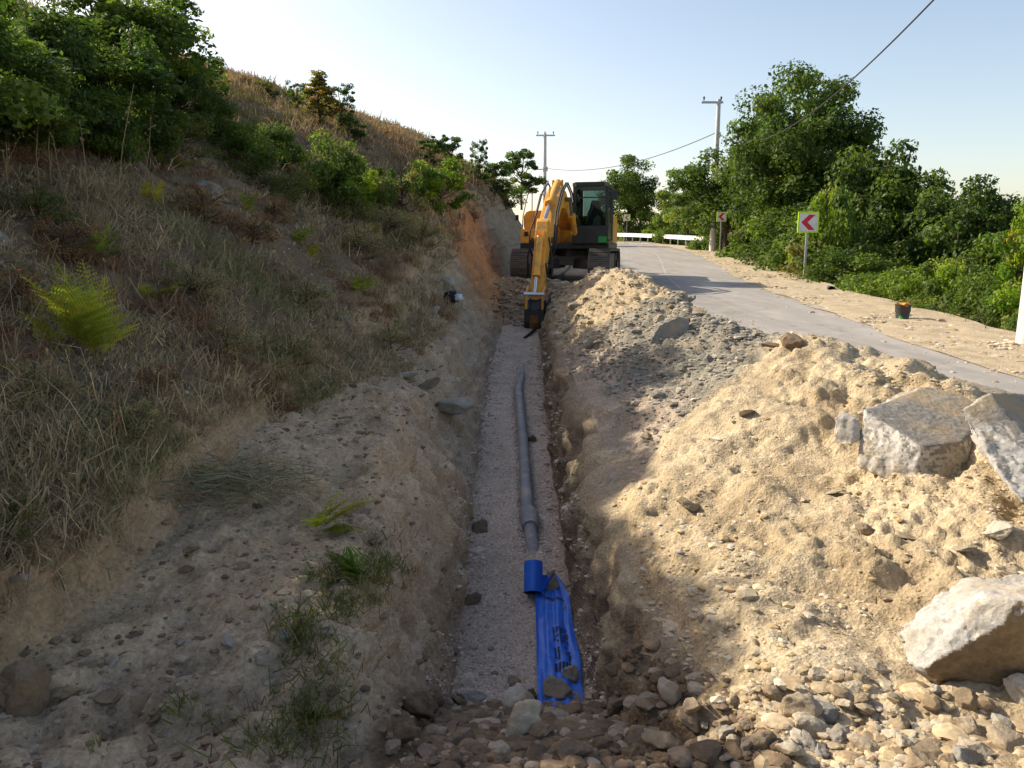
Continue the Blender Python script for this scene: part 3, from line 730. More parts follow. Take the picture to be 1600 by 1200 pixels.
SINGLE = [  # px, py, size px across, kind, squash, label
 (820, 1148, 84, 'rock', 1.0, 'big tan lump of stone in the rubble below the blue tape'),
 (818, 1105, 56, 'rock', 0.8, 'whitish flat-topped stone beside the end of the blue tape'),
 (806, 1075, 32, 'rock_dark', 1.1, 'upright dark brown round stone left of the blue tape'),
 (1240, 1118, 62, 'rock', 0.9, 'pale pitted angular stone, largest in the sunlit rubble'),
 (1078, 1135, 46, 'rock', 1.0, 'rounded whitish stone beside the pale pitted one in the rubble'),
 (1052, 1088, 52, 'rock', 0.8, 'pinkish white stone at the foot of the shaded trench wall'),
 (1030, 1166, 78, 'rock', 0.5, 'long flat tan stone lying in the rubble'),
 (1132, 1150, 40, 'rock', 1.0, 'blocky cream stone in the middle of the sunlit rubble'),
 (1350, 1112, 40, 'rock', 0.9, 'yellowish lump beside the lower concrete block'),
 (1372, 1047, 36, 'rock', 0.6, 'thin white stone leaning near the lower concrete block'),
 (1165, 1170, 40, 'rock_dark', 1.2, 'pointed tan stone standing up in the rubble'),
 (1265, 1170, 46, 'rock_grey', 0.7, 'smooth grey-tan stone at the edge of the rubble'),
 (1455, 1190, 60, 'rock', 0.5, 'broad pale stone flush with the gravel below the concrete block'),
 (630, 1160, 60, 'rock_dark', 1.2, 'reddish brown pointed stone against the left trench wall'),
 (700, 1100, 38, 'rock_dark', 0.9, 'purplish stone in the corner of the trench mouth'),
 (735, 1100, 40, 'rock_grey', 0.9, 'greenish grey stone in the corner of the trench mouth'),
 (862, 924, 46, 'rock_grey', 0.6, 'flat grey-brown stone weighing down the blue tape by its roll'),
 (888, 1068, 34, 'rock_grey', 1.0, 'rounded stone resting on the lower end of the blue tape'),
 (868, 1096, 50, 'rock_dark', 0.9, 'clod of brown earth holding the end of the blue tape'),
 (832, 689, 19, 'rock_dark', 1.0, 'dark clod lying against the grey pipe'),
 (752, 828, 36, 'rock_dark', 0.5, 'flat slab of earth fallen on the trench floor'),
 (738, 940, 28, 'rock_dark', 1.1, 'brown stone at the foot of the left trench wall'),
 (893, 955, 26, 'rock_dark', 0.6, 'small brown stone beside the blue tape'),
 (922, 543, 25, 'rock_grey', 1.0, 'rounded grey stone high on the trench side of the far ridge'),
 (1076, 792, 40, 'rock', 0.6, 'ochre stone sticking out of the pale heap'),
 (1011, 688, 24, 'rock', 0.9, 'tan stone at the foot of the grey heap'),
 (1165, 649, 36, 'rock', 0.45, 'thin ochre slab on the flank of the pale heap'),
 (1300, 772, 32, 'rock', 0.4, 'flat cream flake of stone on the pale heap'),
 (1258, 786, 28, 'rock', 0.8, 'angular cream stone on the pale heap'),
 (1350, 830, 26, 'rock_dark', 1.0, 'dark ochre stone on the pale heap'),
 (1412, 840, 30, 'rock', 0.6, 'triangular cream stone on the pale heap'),
 (1555, 838, 56, 'rock', 0.8, 'large cracked cream stone above the lower concrete block'),
 (1570, 898, 54, 'rock', 0.6, 'white jagged stone lying on the lower concrete block'),
 (1505, 862, 46, 'rock', 0.45, 'ochre slab above the lower concrete block'),
 (1385, 940, 34, 'rock', 0.5, 'ochre stone half buried in the pale heap'),
 (1077, 472, 26, 'rock_grey', 0.7, 'grey stone on the crest of the ridge by the road'),
 (1090, 490, 24, 'rock', 0.8, 'cream stones on the ridge crest beside the road'),
 (1030, 502, 24, 'rock', 0.9, 'cream stone above the smooth slab on the ridge'),
 (1232, 540, 46, 'rock_dark', 0.9, 'dark clod on the crest of the grey heap'),
 (1205, 545, 36, 'rock_dark', 0.8, 'dark earthy lump beside the clod on the grey heap'),
 (165, 1096, 44, 'rock_dark', 0.7, 'smooth brown stone on the dirt ledge'),
 (222, 1100, 36, 'rock_dark', 0.6, 'flat brown stone on the dirt ledge'),
 (243, 1126, 26, 'rock_dark', 0.9, 'small square brown stone on the dirt ledge'),
 (140, 1039, 32, 'rock_grey', 0.6, 'grey stone under the small earth bank'),
 (178, 1038, 18, 'rock_grey', 0.9, 'little grey stone under the small earth bank'),
 (105, 1085, 40, 'rock_dark', 0.7, 'yellow-brown clod below the earth bank'),
 (571, 803, 24, 'rock_grey', 1.0, 'pale stone at the top of the left trench wall'),
 (450, 993, 30, 'rock_grey', 0.7, 'grey flat stone on the ledge beside the grass'),
 (415, 1030, 34, 'rock_grey', 0.7, 'tan stone at the edge of the ledge above the grass'),
 (280, 1005, 18, 'rock_grey', 0.8, 'small pale stone in the middle of the dirt ledge'),
 (355, 1005, 30, 'rock_grey', 0.6, 'low pale stone on the dirt ledge'),
 (300, 860, 24, 'rock_dark', 0.9, 'brown clod beneath the brush pile'),
 (425, 375, 20, 'rock_grey', 0.5, 'pale outcrop stone in the dry weeds'),
 (690, 492, 28, 'rock_grey', 0.4, 'tilted grey slab beside the black jacket'),
 (675, 488, 24, 'rock_grey', 0.4, 'second grey slab leaning by the black jacket'),
 (700, 452, 40, 'rock_grey', 0.6, 'grey boulder behind the black jacket'),
 (665, 610, 60, 'rock_grey', 0.5, 'grey boulder set in the edge above the trench'),
 (700, 645, 60, 'rock_grey', 0.5, 'flat grey rock bulging from the left trench wall'),
 (640, 590, 36, 'rock_grey', 0.5, 'grey stone at the upper edge of the left wall'),
 (813, 428, 18, 'rock_grey', 0.8, 'pale rock in front of the left crawler track'),
]
for px, py, w, mk, sq, lb in SINGLE:
    p, n = pick(px, py); dist = p.y * CP - p.z * SP
    if 'blue tape' in lb and ('weighing' in lb or 'resting' in lb or 'holding' in lb): p = p + Vector((0, 0, 0.05))
    r = w * dist / FPX / 2 / 0.86
    stone(p, r, mk, lb, None, 0.22 if sq > 0.5 else 0.12, sq)
GH = 'stones on the pale heap'
for _ in range(36):
    q = heap_samp(1, 2.4, 8.0, 0.3, 3.6, lambda x, y: y < bnd1(x))[0]
    stone(q, min(0.07, random.lognormvariate(math.log(0.022), 0.45)), 'rock', 'loose ochre stone on the flank of the pale heap', GH, 0.3, 0.8)
for _ in range(8):
    q = heap_samp(1, 6.6, 11.5, 1.0, 4.2, lambda x, y: y > bnd1(x))[0]
    stone(q, min(0.11, random.lognormvariate(math.log(0.042), 0.4)), 'rock_grey', 'loose grey stone on the middle heap', 'stones on the grey heap', 0.3, 0.8)
for _ in range(20):
    q = heap_samp(1, 9.8, 18.5, 0.8, 4.2, lambda x, y: y > 11.3)[0]
    stone(q, min(0.14, random.lognormvariate(math.log(0.055), 0.45)), random.choice(['rock', 'rock_grey']), 'loose stone on the far earth ridge', 'stones on the far ridge', 0.3, 0.8)
for _ in range(22):
    y = 2.1 * math.exp(U(0, 1) * math.log(9 / 2.1)); x = U(float(key(5, y)), float(key(6, y)))
    stone(drop(x, y)[0], min(0.06, random.lognormvariate(math.log(0.02), 0.45)), random.choice(['rock_dark', 'rock_dark', 'rock_grey']), 'small stone on the dirt ledge left of the trench', 'stones on the dirt ledge', 0.3, 0.8)
for _ in range(34):
    y = U(8.2, 40); x = float(road_cx(y)) + HALF + U(1.2, 1.9)
    stone(drop(x, y, BARE)[0] + Vector((0, 0, 0.05)), U(0.05, 0.12), 'rock', 'pale stone along the outer edge of the road shoulder', 'stones along the shoulder edge', 0.3, 0.8)

# ---- broken slabs of old road
def hull_block(name, pts, label, cat, top_dir, seed, mats, res=0.026, rough=0.022, group=None):
    bm = bmesh.new()
    for p in pts: bm.verts.new(p)
    r = bmesh.ops.convex_hull(bm, input=bm.verts)
    bmesh.ops.delete(bm, geom=[g for g in r['geom_interior'] if isinstance(g, bmesh.types.BMVert)], context='VERTS')
    bmesh.ops.recalc_face_normals(bm, faces=bm.faces)
    raw = bpy.data.meshes.new(name); bm.to_mesh(raw); bm.free()
    tmp = link('tmp', raw); rm = tmp.modifiers.new('remesh', 'REMESH'); rm.mode = 'VOXEL'; rm.voxel_size = res * 0.62
    dg = bpy.context.evaluated_depsgraph_get(); ev = tmp.evaluated_get(dg); me = bpy.data.meshes.new_from_object(ev)
    bpy.data.objects.remove(tmp)
    nv = len(me.vertices); co = np.zeros(nv * 3); me.vertices.foreach_get('co', co); co = co.reshape(-1, 3)
    no = np.zeros(nv * 3); me.vertices.foreach_get('normal', no); no = no.reshape(-1, 3)
    td = np.array(Vector(top_dir).normalized()[:])
    topm = sstep(0.62, 0.85, no @ td)
    chip = np.maximum(0, fbm(co, 6.5, 3, seed + 9, 0.5, True) - 0.35)
    disp = rough * (0.25 + 0.75 * (1 - topm)) * (0.75 * fbm(co, 3.5, 2, seed) + 0.30 * fbm(co, 16, 4, seed + 3, 0.6)) - 0.7 * rough * chip * (1 - 0.8 * topm) + 0.0025 * fbm(co, 70, 2, seed + 4)
    co = co + no * disp[:, None]
    c0 = Vector(co.mean(0)); c0.z = co[:, 2].min(); co -= np.array(c0[:])
    me.vertices.foreach_set('co', co.astype(np.float32).ravel())
    fn = np.zeros(len(me.polygons) * 3); me.polygons.foreach_get('normal', fn); fn = fn.reshape(-1, 3)
    wob_ = np.array([p.center[:] for p in me.polygons]); wob_ = 0.10 * fbm(wob_, 7.0, 3, seed + 20)
    me.materials.clear()
    for m in mats: me.materials.append(m)
    me.polygons.foreach_set('material_index', ((fn @ td + wob_) > 0.74).astype(np.int32)); me.polygons.foreach_set('use_smooth', np.ones(len(fn), bool)); me.update()
    o = link(name, me, None, c0); tag(o, label, cat, group); return o
def slab_mat(name, c, c2, dirt):
    m, nt, b = new_mat(name); P = geo_pos(nt)
    n1 = noise_tex(nt, 5, 8, 0.7, P); n2 = noise_tex(nt, 42, 6, 0.75, P); n3 = noise_tex(nt, 2.6, 6, 0.6, P)
    cc = mixc(nt, 'MIX', n1.outputs[0], c, c2)
    vo = nd(nt, 'ShaderNodeTexVoronoi'); vo.inputs['Scale'].default_value = 34; nt.links.new(P, vo.inputs['Vector'])
    cc = mixc(nt, 'MULTIPLY', 0.75, cc, ramp(nt, vo.outputs['Color'], [(0, (0.7,) * 3), (1, (1.2,) * 3)]).outputs[0])
    cc = mixc(nt, 'MULTIPLY', 0.9, cc, ramp(nt, n2.outputs[0], [(0.3, (0.62, 0.6, 0.57)), (0.55, (1.05,) * 3)]).outputs[0])
    cc = mixc(nt, 'MIX', ramp(nt, n3.outputs[0], [(0.45, (0, 0, 0)), (0.62, (dirt,) * 3)]).outputs[0], cc, (0.40, 0.30, 0.17))
    nt.links.new(cc, b.inputs['Base Color']); b.inputs['Roughness'].default_value = 0.95; b.inputs['Specular IOR Level'].default_value = 0.2
    p = bump(nt, b, n2.outputs[0], 0.7, 0.012); bump(nt, b, vo.outputs['Distance'], 0.35, 0.008, p); return m
M['conc'] = slab_mat('broken_concrete', (0.46, 0.44, 0.40), (0.55, 0.535, 0.50), 0.5)
M['conc2'] = slab_mat('broken_concrete_earthy', (0.43, 0.41, 0.37), (0.52, 0.505, 0.47), 0.45)
M['crust'] = slab_mat('asphalt_crust', (0.24, 0.225, 0.20), (0.31, 0.29, 0.25), 0.75)
M['earthy'] = slab_mat('shaded_block_front', (0.21, 0.15, 0.085), (0.30, 0.22, 0.13), 0.5)  # front of the lower block: its shade painted in as dark brown
def A(*l): return [at(px, py, y) for px, py, y in l]
hull_block('broken_slab', A((1350, 640, 5.0), (1440, 696, 4.62), (1432, 772, 4.6), (1340, 728, 4.9), (1500, 692, 4.72), (1545, 775, 4.68), (1490, 588, 5.9), (1578, 610, 5.7), (1425, 606, 5.8), (1390, 720, 5.8), (1570, 720, 5.5), (1480, 785, 4.6)),
           'large grey block of old road with dusty asphalt top and pale broken side', 'broken slab', (-0.1, -0.55, 0.83), 3, [M['conc'], M['crust']], group='blocks of broken road')
hull_block('broken_slab', A((1500, 640, 4.35), (1545, 612, 4.45), (1568, 612, 4.55), (1650, 735, 3.95), (1650, 835, 3.8), (1512, 690, 4.25), (1595, 788, 3.85), (1570, 620, 5.2), (1680, 622, 5.0), (1720, 760, 4.3)),
           'white-edged slab of old road leaning beside the large dusty block', 'broken slab', (0.45, -0.25, 0.85), 5, [M['conc2'], M['crust']], group='blocks of broken road')
hull_block('broken_slab', A((1394, 985, 3.05), (1500, 903, 3.3), (1532, 899, 3.25), (1412, 1040, 2.90), (1542, 930, 2.78), (1440, 1045, 2.80), (1475, 1085, 2.86), (1640, 935, 2.66), (1660, 1095, 2.74), (1700, 930, 3.3), (1600, 895, 3.4), (1520, 1090, 2.84)),
           'block with a white broken face and brown side darkened as in shade low on the near heap', 'broken slab', (0.1, -0.97, -0.2), 8, [M['conc2'], M['earthy']], group='blocks of broken road')
hull_block('broken_slab', A((1303, 652, 5.05), (1318, 642, 5.1), (1346, 655, 5.0), (1348, 690, 4.95), (1330, 700, 4.9), (1302, 692, 5.0), (1320, 655, 5.25), (1348, 670, 5.2)),
           'small pale chunk of concrete wedged beside the large dusty block', 'broken slab', (0, -0.2, 0.9), 9, [M['conc'], M['conc']], rough=0.02, res=0.022, group='blocks of broken road')
p0 = pick(1043, 527)[0]
hull_block('broken_slab', [p0 + (at(px, py, p0.y) - at(1043, 527, p0.y)) + Vector((0, dy, dy * 0.75 + dz)) for px, py, dy, dz in ((1014, 535, 0, 0.0), (1030, 515, .05, .02), (1062, 506, .1, .02), (1080, 508, .1, .0), (1077, 520, 0, 0), (1050, 541, -.05, 0), (1022, 552, -.08, 0), (1020, 545, .2, -.15), (1070, 520, .25, -.15), (1045, 545, .1, -.2))],
           'smooth grey-brown slab lying on the stony grey heap', 'broken slab', (-0.2, -0.7, 0.7), 12, [M['crust'], M['crust']], rough=0.01, group='blocks of broken road')
# boulder at the left bank and the grey rock in the weeds
p0 = pick(45, 1110)[0]
b0 = link('boulder', np_mesh('boulder', rock_v(ICO4[0], 41, 8, 0.16, (1, .85, 1.0)) * 0.13, ICO4[1], [M['rock_dark']], None, False)); b0.location = p0 + Vector((0, 0, 0.06)); b0.scale = (0.75, 0.8, 1.15)
tag(b0, 'brown earthy boulder at the foot of the small bank', 'boulder')
p0 = pick(0, 385)[0]
M['plain_rock'] = slab_mat('weathered_rock', (0.17, 0.165, 0.15), (0.24, 0.23, 0.20), 0.4)
b0 = link('boulder', np_mesh('boulder', rock_v(ICO4[0], 52, 10, 0.08, (1, .9, .9)) * 0.26, ICO4[1], [M['plain_rock']], None, True)); b0.location = p0 + Vector((-0.22, 0.1, 0.05)); b0.rotation_euler = (0, 0.6, 0.3)
tag(b0, 'smooth grey rock standing in the dry weeds above the ferns', 'boulder')
for px, py, s, lb in ((330, 296, 0.24, 'weathered pale rock outcrop among the dry hillside weeds'), (215, 258, 0.22, 'small pale outcrop below the hillside thicket'), (500, 455, 0.22, 'chalky outcrop in the weeds above the trench'), (540, 500, 0.18, 'lower chalky outcrop in the weeds above the trench')):
    p, n = pick(px, py); o = link('rock_outcrop', np_mesh('rock_outcrop', rock_v2(ICO4[0], int(px), (1.3, .9, .7)) * s * 0.8, ICO4[1], [M['plain_rock']], None, False)); o.location = p - Vector((0, 0, s * 0.25)); o.rotation_euler = (0.1, 0.5, 0.4)
    tag(o, lb, 'rock')
# ------------------------------------------------------------------ excavator
M['yellow'] = flat_mat('yellow_paint', (0.82, 0.38, 0.035), 0.45, 0, 0.12, 2.5, 0.5, dirt=(0.34, 0.21, 0.10, 0.75))
M['black'] = flat_mat('black_paint', (0.018, 0.018, 0.02), 0.4, 0, 0.3, 4, 0.45, dirt=(0.09, 0.075, 0.06, 0.35))
M['steel'] = flat_mat('worn_steel', (0.16, 0.14, 0.125), 0.6, 0.5, 0.35, 8, 0.4, dirt=(0.24, 0.18, 0.12, 0.75))
M['chrome'] = flat_mat('cylinder_rod', (0.6, 0.6, 0.6), 0.25, 0.9, 0.05)
M['rust'] = flat_mat('rusty_steel', (0.20, 0.085, 0.03), 0.8, 0.2, 0.4, 7, 0.2)
M['rubber'] = flat_mat('black_rubber', (0.02, 0.02, 0.021), 0.7, 0, 0.2, 8)
M['green'] = flat_mat('green_sticker', (0.03, 0.30, 0.05), 0.5, 0, 0.1, 4)
M['seat'] = flat_mat('seat_fabric', (0.07, 0.075, 0.08), 0.9, 0, 0.2, 10)
M['cloth'] = flat_mat('pale_cloth', (0.45, 0.42, 0.35), 0.9, 0, 0.2, 8)
M['whitep'] = flat_mat('white_paint', (0.75, 0.74, 0.72), 0.6, 0, 0.08, 4, dirt=(0.4, 0.36, 0.3, 0.4))
M['red'] = flat_mat('red_film', (0.62, 0.02, 0.03), 0.5, 0, 0.06, 3)
M['lime'] = flat_mat('fluorescent_film', (0.55, 0.80, 0.02), 0.5, 0, 0.06, 3)
M['galv'] = flat_mat('galvanised', (0.36, 0.37, 0.38), 0.5, 0.4, 0.15, 6)
M['concpole'] = flat_mat('pole_concrete', (0.56, 0.545, 0.52), 0.9, 0, 0.10, 5, 0.2, dirt=(0.38, 0.36, 0.33, 0.5))
M['hdpe'] = flat_mat('grey_pipe', (0.23, 0.235, 0.24), 0.65, 0, 0.2, 3, 0.3, dirt=(0.45, 0.37, 0.30, 0.9))
M['blackpipe'] = flat_mat('black_pipe', (0.035, 0.038, 0.042), 0.5, 0, 0.15, 3, 0.4, dirt=(0.3, 0.26, 0.2, 0.4))
M['orange'] = flat_mat('orange_rag', (0.70, 0.30, 0.04), 0.8, 0, 0.25, 12)
M['bagdark'] = flat_mat('dark_cloth', (0.012, 0.012, 0.016), 0.8, 0, 0.3, 12)
M['wood'] = flat_mat('old_board', (0.27, 0.23, 0.18), 0.9, 0, 0.3, 6)
gm, nt, b = new_mat('cab_glass')
g = nd(nt, 'ShaderNodeBsdfGlossy'); g.inputs[1].default_value = 0.03; g.inputs[0].default_value = (0.8, 0.85, 0.9, 1)
t = nd(nt, 'ShaderNodeBsdfTransparent'); t.inputs[0].default_value = (0.50, 0.60, 0.60, 1)
fz = nd(nt, 'ShaderNodeFresnel'); fz.inputs[0].default_value = 1.35
mx = nd(nt, 'ShaderNodeMixShader'); nt.links.new(fz.outputs[0], mx.inputs[0]); nt.links.new(t.outputs[0], mx.inputs[1]); nt.links.new(g.outputs[0], mx.inputs[2])
nt.links.new(mx.outputs[0], nt.nodes['Material Output'].inputs[0]); M['glass'] = gm

GZ = -0.94
ex = empty('excavator', (1.74, 23.7, GZ), R(-12))
tag(ex, 'yellow crawler excavator with black cab digging at the end of the trench', 'excavator')
# tracks (local: -y is the front)
def track_path(n):
    r, L = 0.46, 1.62; per = 4 * L + 2 * math.pi * r; out = []
    for i in range(n):
        s = per * i / n
        if s < 2 * L: out.append((-L + s, 2 * r, 0.0, 1))
        elif s < 2 * L + math.pi * r: a = (s - 2 * L) / r; out.append((L + r * math.sin(a), r + r * math.cos(a), a, 0))
        elif s < 4 * L + math.pi * r: q = s - 2 * L - math.pi * r; out.append((L - q, 0, math.pi, 1))
        else: a = (s - 4 * L - math.pi * r) / r; out.append((-L - r * math.sin(a), r - r * math.cos(a), math.pi + a, 0))
    return out
shoe = MB().bb(-0.3, 0.3, -0.088, 0.088, -0.045, -0.01)
for k in (-0.066, 0.0, 0.066): shoe.bb(-0.3, 0.3, k - 0.009, k + 0.009, -0.012, 0.022)
shoe_me = None
for sx in (-1.1, 1.1):
    tr = MB().prism([(-1.62, 0.10), (1.62, 0.10), (2.0, 0.3), (2.0, 0.6), (1.62, 0.80), (-1.62, 0.80), (-2.0, 0.6), (-2.0, 0.3)], (sx, 0, 0), (0, 1, 0), (0, 0, 1), (1, 0, 0), -0.17, 0.17).build('track', M['steel'], ex, 0.02)
    for wy in (-1.62, 1.62):
        w = MB().tube([(sx - 0.20, wy, 0.46), (sx + 0.20, wy, 0.46)], 0.36, 20).tube([(sx - 0.25, wy, 0.46), (sx + 0.25, wy, 0.46)], 0.12, 12)
        w.build('wheel', M['black'], tr, 0.01)
    for wy in np.linspace(-1.2, 1.2, 6):
        MB().tube([(sx - 0.2, wy, 0.13), (sx + 0.2, wy, 0.13)], 0.10, 12).build('roller', M['black'], tr)
    for (y, z, a, f) in track_path(54):
        if shoe_me is None:
            o = shoe.build('track_shoe', M['steel'], tr); shoe_me = o.data
        else: o = link('track_shoe', shoe_me, tr)
        o.location = (sx, y, z); o.rotation_euler = (-a, 0, 0)
MB().bb(-0.95, 0.95, -0.55, 0.55, 0.45, 0.75).box((0.55, -0.9, 0.5), (0.25, 1.1, 0.28), (0, 0, 0.5)).box((-0.55, -0.9, 0.5), (0.25, 1.1, 0.28), (0, 0, -0.5)).box((0.55, 0.9, 0.5), (0.25, 1.1, 0.28), (0, 0, -0.5)).box((-0.55, 0.9, 0.5), (0.25, 1.1, 0.28), (0, 0, 0.5)).build('undercarriage', M['steel'], ex, 0.02)
MB().tube([(0, 0, 0.72), (0, 0, 0.98)], 0.62, 28).build('slew_ring', M['black'], ex)
# upper structure
deck = MB().bb(-1.27, 1.30, -1.25, 1.9, 0.93, 1.10).build('deck', M['black'], ex, 0.02)
MB().bb(-1.26, -0.38, -1.28, -0.2, 1.09, 1.50).build('tool_box', M['yellow'], ex, 0.035)
MB().bb(-1.14, -1.02, -1.295, -1.27, 1.29, 1.42).build('work_lamp', M['black'], ex, 0.01)
MB().prism([(-1.18, 1.50), (-0.34, 1.50), (-0.34, 2.03), (-1.02, 2.03), (-1.12, 1.99), (-1.20, 1.88), (-1.20, 1.62)], (0, 0, 0), (1, 0, 0), (0, 0, 1), (0, 1, 0), -1.12, 0.4).build('fuel_tank', M['yellow'], ex, 0.04)
MB().bb(-1.27, 1.28, 0.4, 1.7, 1.1, 1.93).build('engine_hood', M['yellow'], ex, 0.06)
MB().prism([(1.7, 0.95), (2.25, 1.0), (2.55, 1.2), (2.55, 1.75), (2.3, 1.98), (1.7, 1.98)], (0, 0, 0), (0, 1, 0), (0, 0, 1), (1, 0, 0), -1.25, 1.25).build('counterweight', M['yellow'], ex, 0.06)
MB().tube([(-0.5, 1.1, 1.9), (-0.5, 1.1, 2.25)], 0.05, 10).build('exhaust', M['black'], ex)
for hx_, top in ((-1.18, 2.55), (-0.82, 2.50)):
    MB().tube([(hx_ - 0.04, -1.18, 1.50), (hx_ - 0.02, -1.16, 1.9), (hx_ + 0.10, -1.0, top), (hx_ + 0.12, -0.5, top), (hx_ + 0.10, -0.4, 2.03)], 0.016, 8).build('handrail', M['steel'], ex)
MB().tube([(-1.2, -1.2, 1.55), (-1.33, -1.25, 1.75)], 0.012, 6).box((-1.36, -1.26, 1.82), (0.09, 0.03, 0.16)).build('mirror', M['black'], ex)
# cab
cab = MB()
cx0, cx1, cy0, cy1, cz0, cz1 = 0.28, 1.29, -1.42, 0.30, 1.06, 2.76
cab.bb(cx0, cx1, cy0 + 0.02, cy1, cz0, cz0 + 0.16)                     # floor
cab.bb(cx0, cx1, cy0 - 0.02, cy0 + 0.05, cz0 + 0.02, cz0 + 0.52)        # nose
cab.bb(cx0, cx0 + 0.05, cy0 + 0.05, cy1, cz0 + 0.16, cz0 + 0.75).bb(cx1 - 0.05, cx1, cy0 + 0.05, cy1, cz0 + 0.16, cz0 + 0.62)
cab.bb(cx0, cx1, cy1 - 0.05, cy1, cz0 + 0.16, cz0 + 0.70)
for x in (cx0, cx1 - 0.09):
    cab.bb(x, x + 0.09, cy0, cy0 + 0.09, cz0 + 0.5, cz1 - 0.08); cab.bb(x, x + 0.09, cy1 - 0.12, cy1, cz0 + 0.5, cz1 - 0.08)
cab.bb(cx1 - 0.07, cx1, -0.55, -0.47, cz0 + 0.5, cz1 - 0.08)
cab.prism([(cx0 - 0.01, cz1 - 0.1), (cx1 + 0.01, cz1 - 0.1), (cx1 + 0.01, cz1 - 0.03), (cx1 - 0.06, cz1 + 0.02), (cx0 + 0.06, cz1 + 0.02), (cx0 - 0.01, cz1 - 0.03)], (0, 0, 0), (1, 0, 0), (0, 0, 1), (0, 1, 0), cy0 - 0.03, cy1 + 0.02)
cabo = cab.build('cab', M['black'], ex, 0.015)
MB().bb(cx0 + 0.09, cx1 - 0.09, cy0 + 0.030, cy0 + 0.040, cz0 + 0.5, cz1 - 0.10).build('windscreen', M['glass'], cabo)
MB().bb(cx0 + 0.1, cx1 - 0.1, cy1 - 0.03, cy1 - 0.02, cz0 + 0.7, cz1 - 0.10).build('rear_window', M['glass'], cabo)
MB().bb(cx0 + 0.02, cx0 + 0.03, cy0 + 0.09, cy1 - 0.12, cz0 + 0.75, cz1 - 0.10).build('side_window', M['glass'], cabo)
MB().bb(cx1 - 0.03, cx1 - 0.02, cy0 + 0.09, cy1 - 0.12, cz0 + 0.62, cz1 - 0.10).build('side_window', M['glass'], cabo)
MB().bb(cx0 + 0.09, cx1 - 0.09, cy0 + 0.02, cy0 + 0.05, cz1 - 0.42, cz1 - 0.385).build('window_bar', M['black'], cabo)
seat = MB().prism([(0.58, 1.5), (1.0, 1.5), (1.02, 1.95), (0.96, 2.12), (0.92, 2.34), (0.68, 2.34), (0.64, 2.12), (0.56, 1.95)], (0, 0, 0), (1, 0, 0), (0, 0, 1), (0, 1, 0), -0.32, -0.18).bb(0.55, 1.03, -0.8, -0.2, 1.4, 1.56)
seat.bb(0.70, 0.9, -0.6, -0.4, 1.2, 1.42).build('seat', M['seat'], cabo, 0.03)
MB().prism([(0.74, 1.62), (0.98, 1.62), (0.96, 1.86), (0.86, 1.94), (0.76, 1.8)], (0, 0, 0), (1, 0, 0), (0, 0, 1), (0, 1, 0), -0.36, -0.31).build('seat_cloth', M['cloth'], cabo, 0.02)
MB().tube([(0.5, -0.8, 1.2), (0.5, -0.9, 1.72)], 0.02, 8).tube([(1.06, -0.8, 1.2), (1.06, -0.9, 1.72)], 0.02, 8).build('control_lever', M['black'], cabo)
MB().bb(cx1 - 0.27, cx1 - 0.03, cy0 - 0.032, cy0 - 0.021, cz0 + 0.05, cz0 + 0.22).build('green_panel', M['green'], cabo, 0.003)
for x in (cx0 + 0.05, cx1 - 0.06): MB().box((x, cy0 - 0.05, cz1 - 0.06), (0.11, 0.07, 0.11)).build('cab_lamp', M['steel'], cabo, 0.015)
MB().tube([(cx1, cy0, 2.5), (cx1 + 0.1, cy0 - 0.02, 2.48), (cx1 + 0.1, cy0 - 0.02, 1.2), (cx1, cy0, 1.15)], 0.014, 8).build('grab_rail', M['black'], cabo)
MB().box((cx1 + 0.17, cy0 - 0.02, 2.42), (0.16, 0.04, 0.28)).build('mirror', M['black'], cabo, 0.01)
MB().tube([(cx0 + 0.35, cy0 + 0.02, 1.62), (cx0 + 0.62, cy0 + 0.02, 2.2)], 0.01, 6).build('wiper', M['black'], cabo)
# front work group in the boom plane: r forward, z up
BX = 0.02
def fr_pt(r, z): return (BX, -r, z)
def plate(poly, w0, w1, name, mat, parent=ex, bev=0.02, sm=False):
    return MB().prism(poly, (BX, 0, 0), (0, -1, 0), (0, 0, 1), (1, 0, 0), w0, w1).build(name, mat, parent, bev, sm)
MB().prism([(0.2, 1.05), (1.1, 1.05), (0.95, 1.75), (0.7, 1.9), (0.5, 1.8)], (BX - 0.3, 0, 0), (0, -1, 0), (0, 0, 1), (1, 0, 0), -0.04, 0.04).prism([(0.2, 1.05), (1.1, 1.05), (0.95, 1.75), (0.7, 1.9), (0.5, 1.8)], (BX + 0.3, 0, 0), (0, -1, 0), (0, 0, 1), (1, 0, 0), -0.04, 0.04).build('boom_bracket', M['yellow'], ex, 0.01)
boom = plate([(0.62, 1.60), (0.86, 1.46), (1.5, 1.72), (2.4, 2.02), (3.0, 1.98), (3.8, 1.50), (4.62, 1.00), (4.90, 1.08), (4.86, 1.28), (4.2, 1.76), (3.5, 2.28), (2.9, 2.54), (2.2, 2.46), (1.3, 2.10), (0.66, 1.80)], -0.185, 0.185, 'boom', M['yellow'], bev=0.03)
for hw, y, z, r_ in ((0.32, -0.78, 1.66, 0.07), (0.3, -4.74, 1.14, 0.075), (0.36, -2.5, 2.24, 0.06)): MB().tube([(BX - hw, y, z), (BX + hw, y, z)], r_, 14).build('pin', M['steel'], boom)
for s in (-1, 1):
    x = BX + s * 0.32
    cyl = MB().tube([(x, -1.12, 1.16), (x, -1.95, 1.80)], 0.085, 14).tube([(x, -1.93, 1.785), (x, -2.0, 1.84)], 0.10, 14).build('boom_cylinder', M['yellow'], ex, 0, True)
    MB().tube([(x, -1.9, 1.76), (x, -2.5, 2.24)], 0.045, 12).build('rod', M['chrome'], cyl, 0, True)
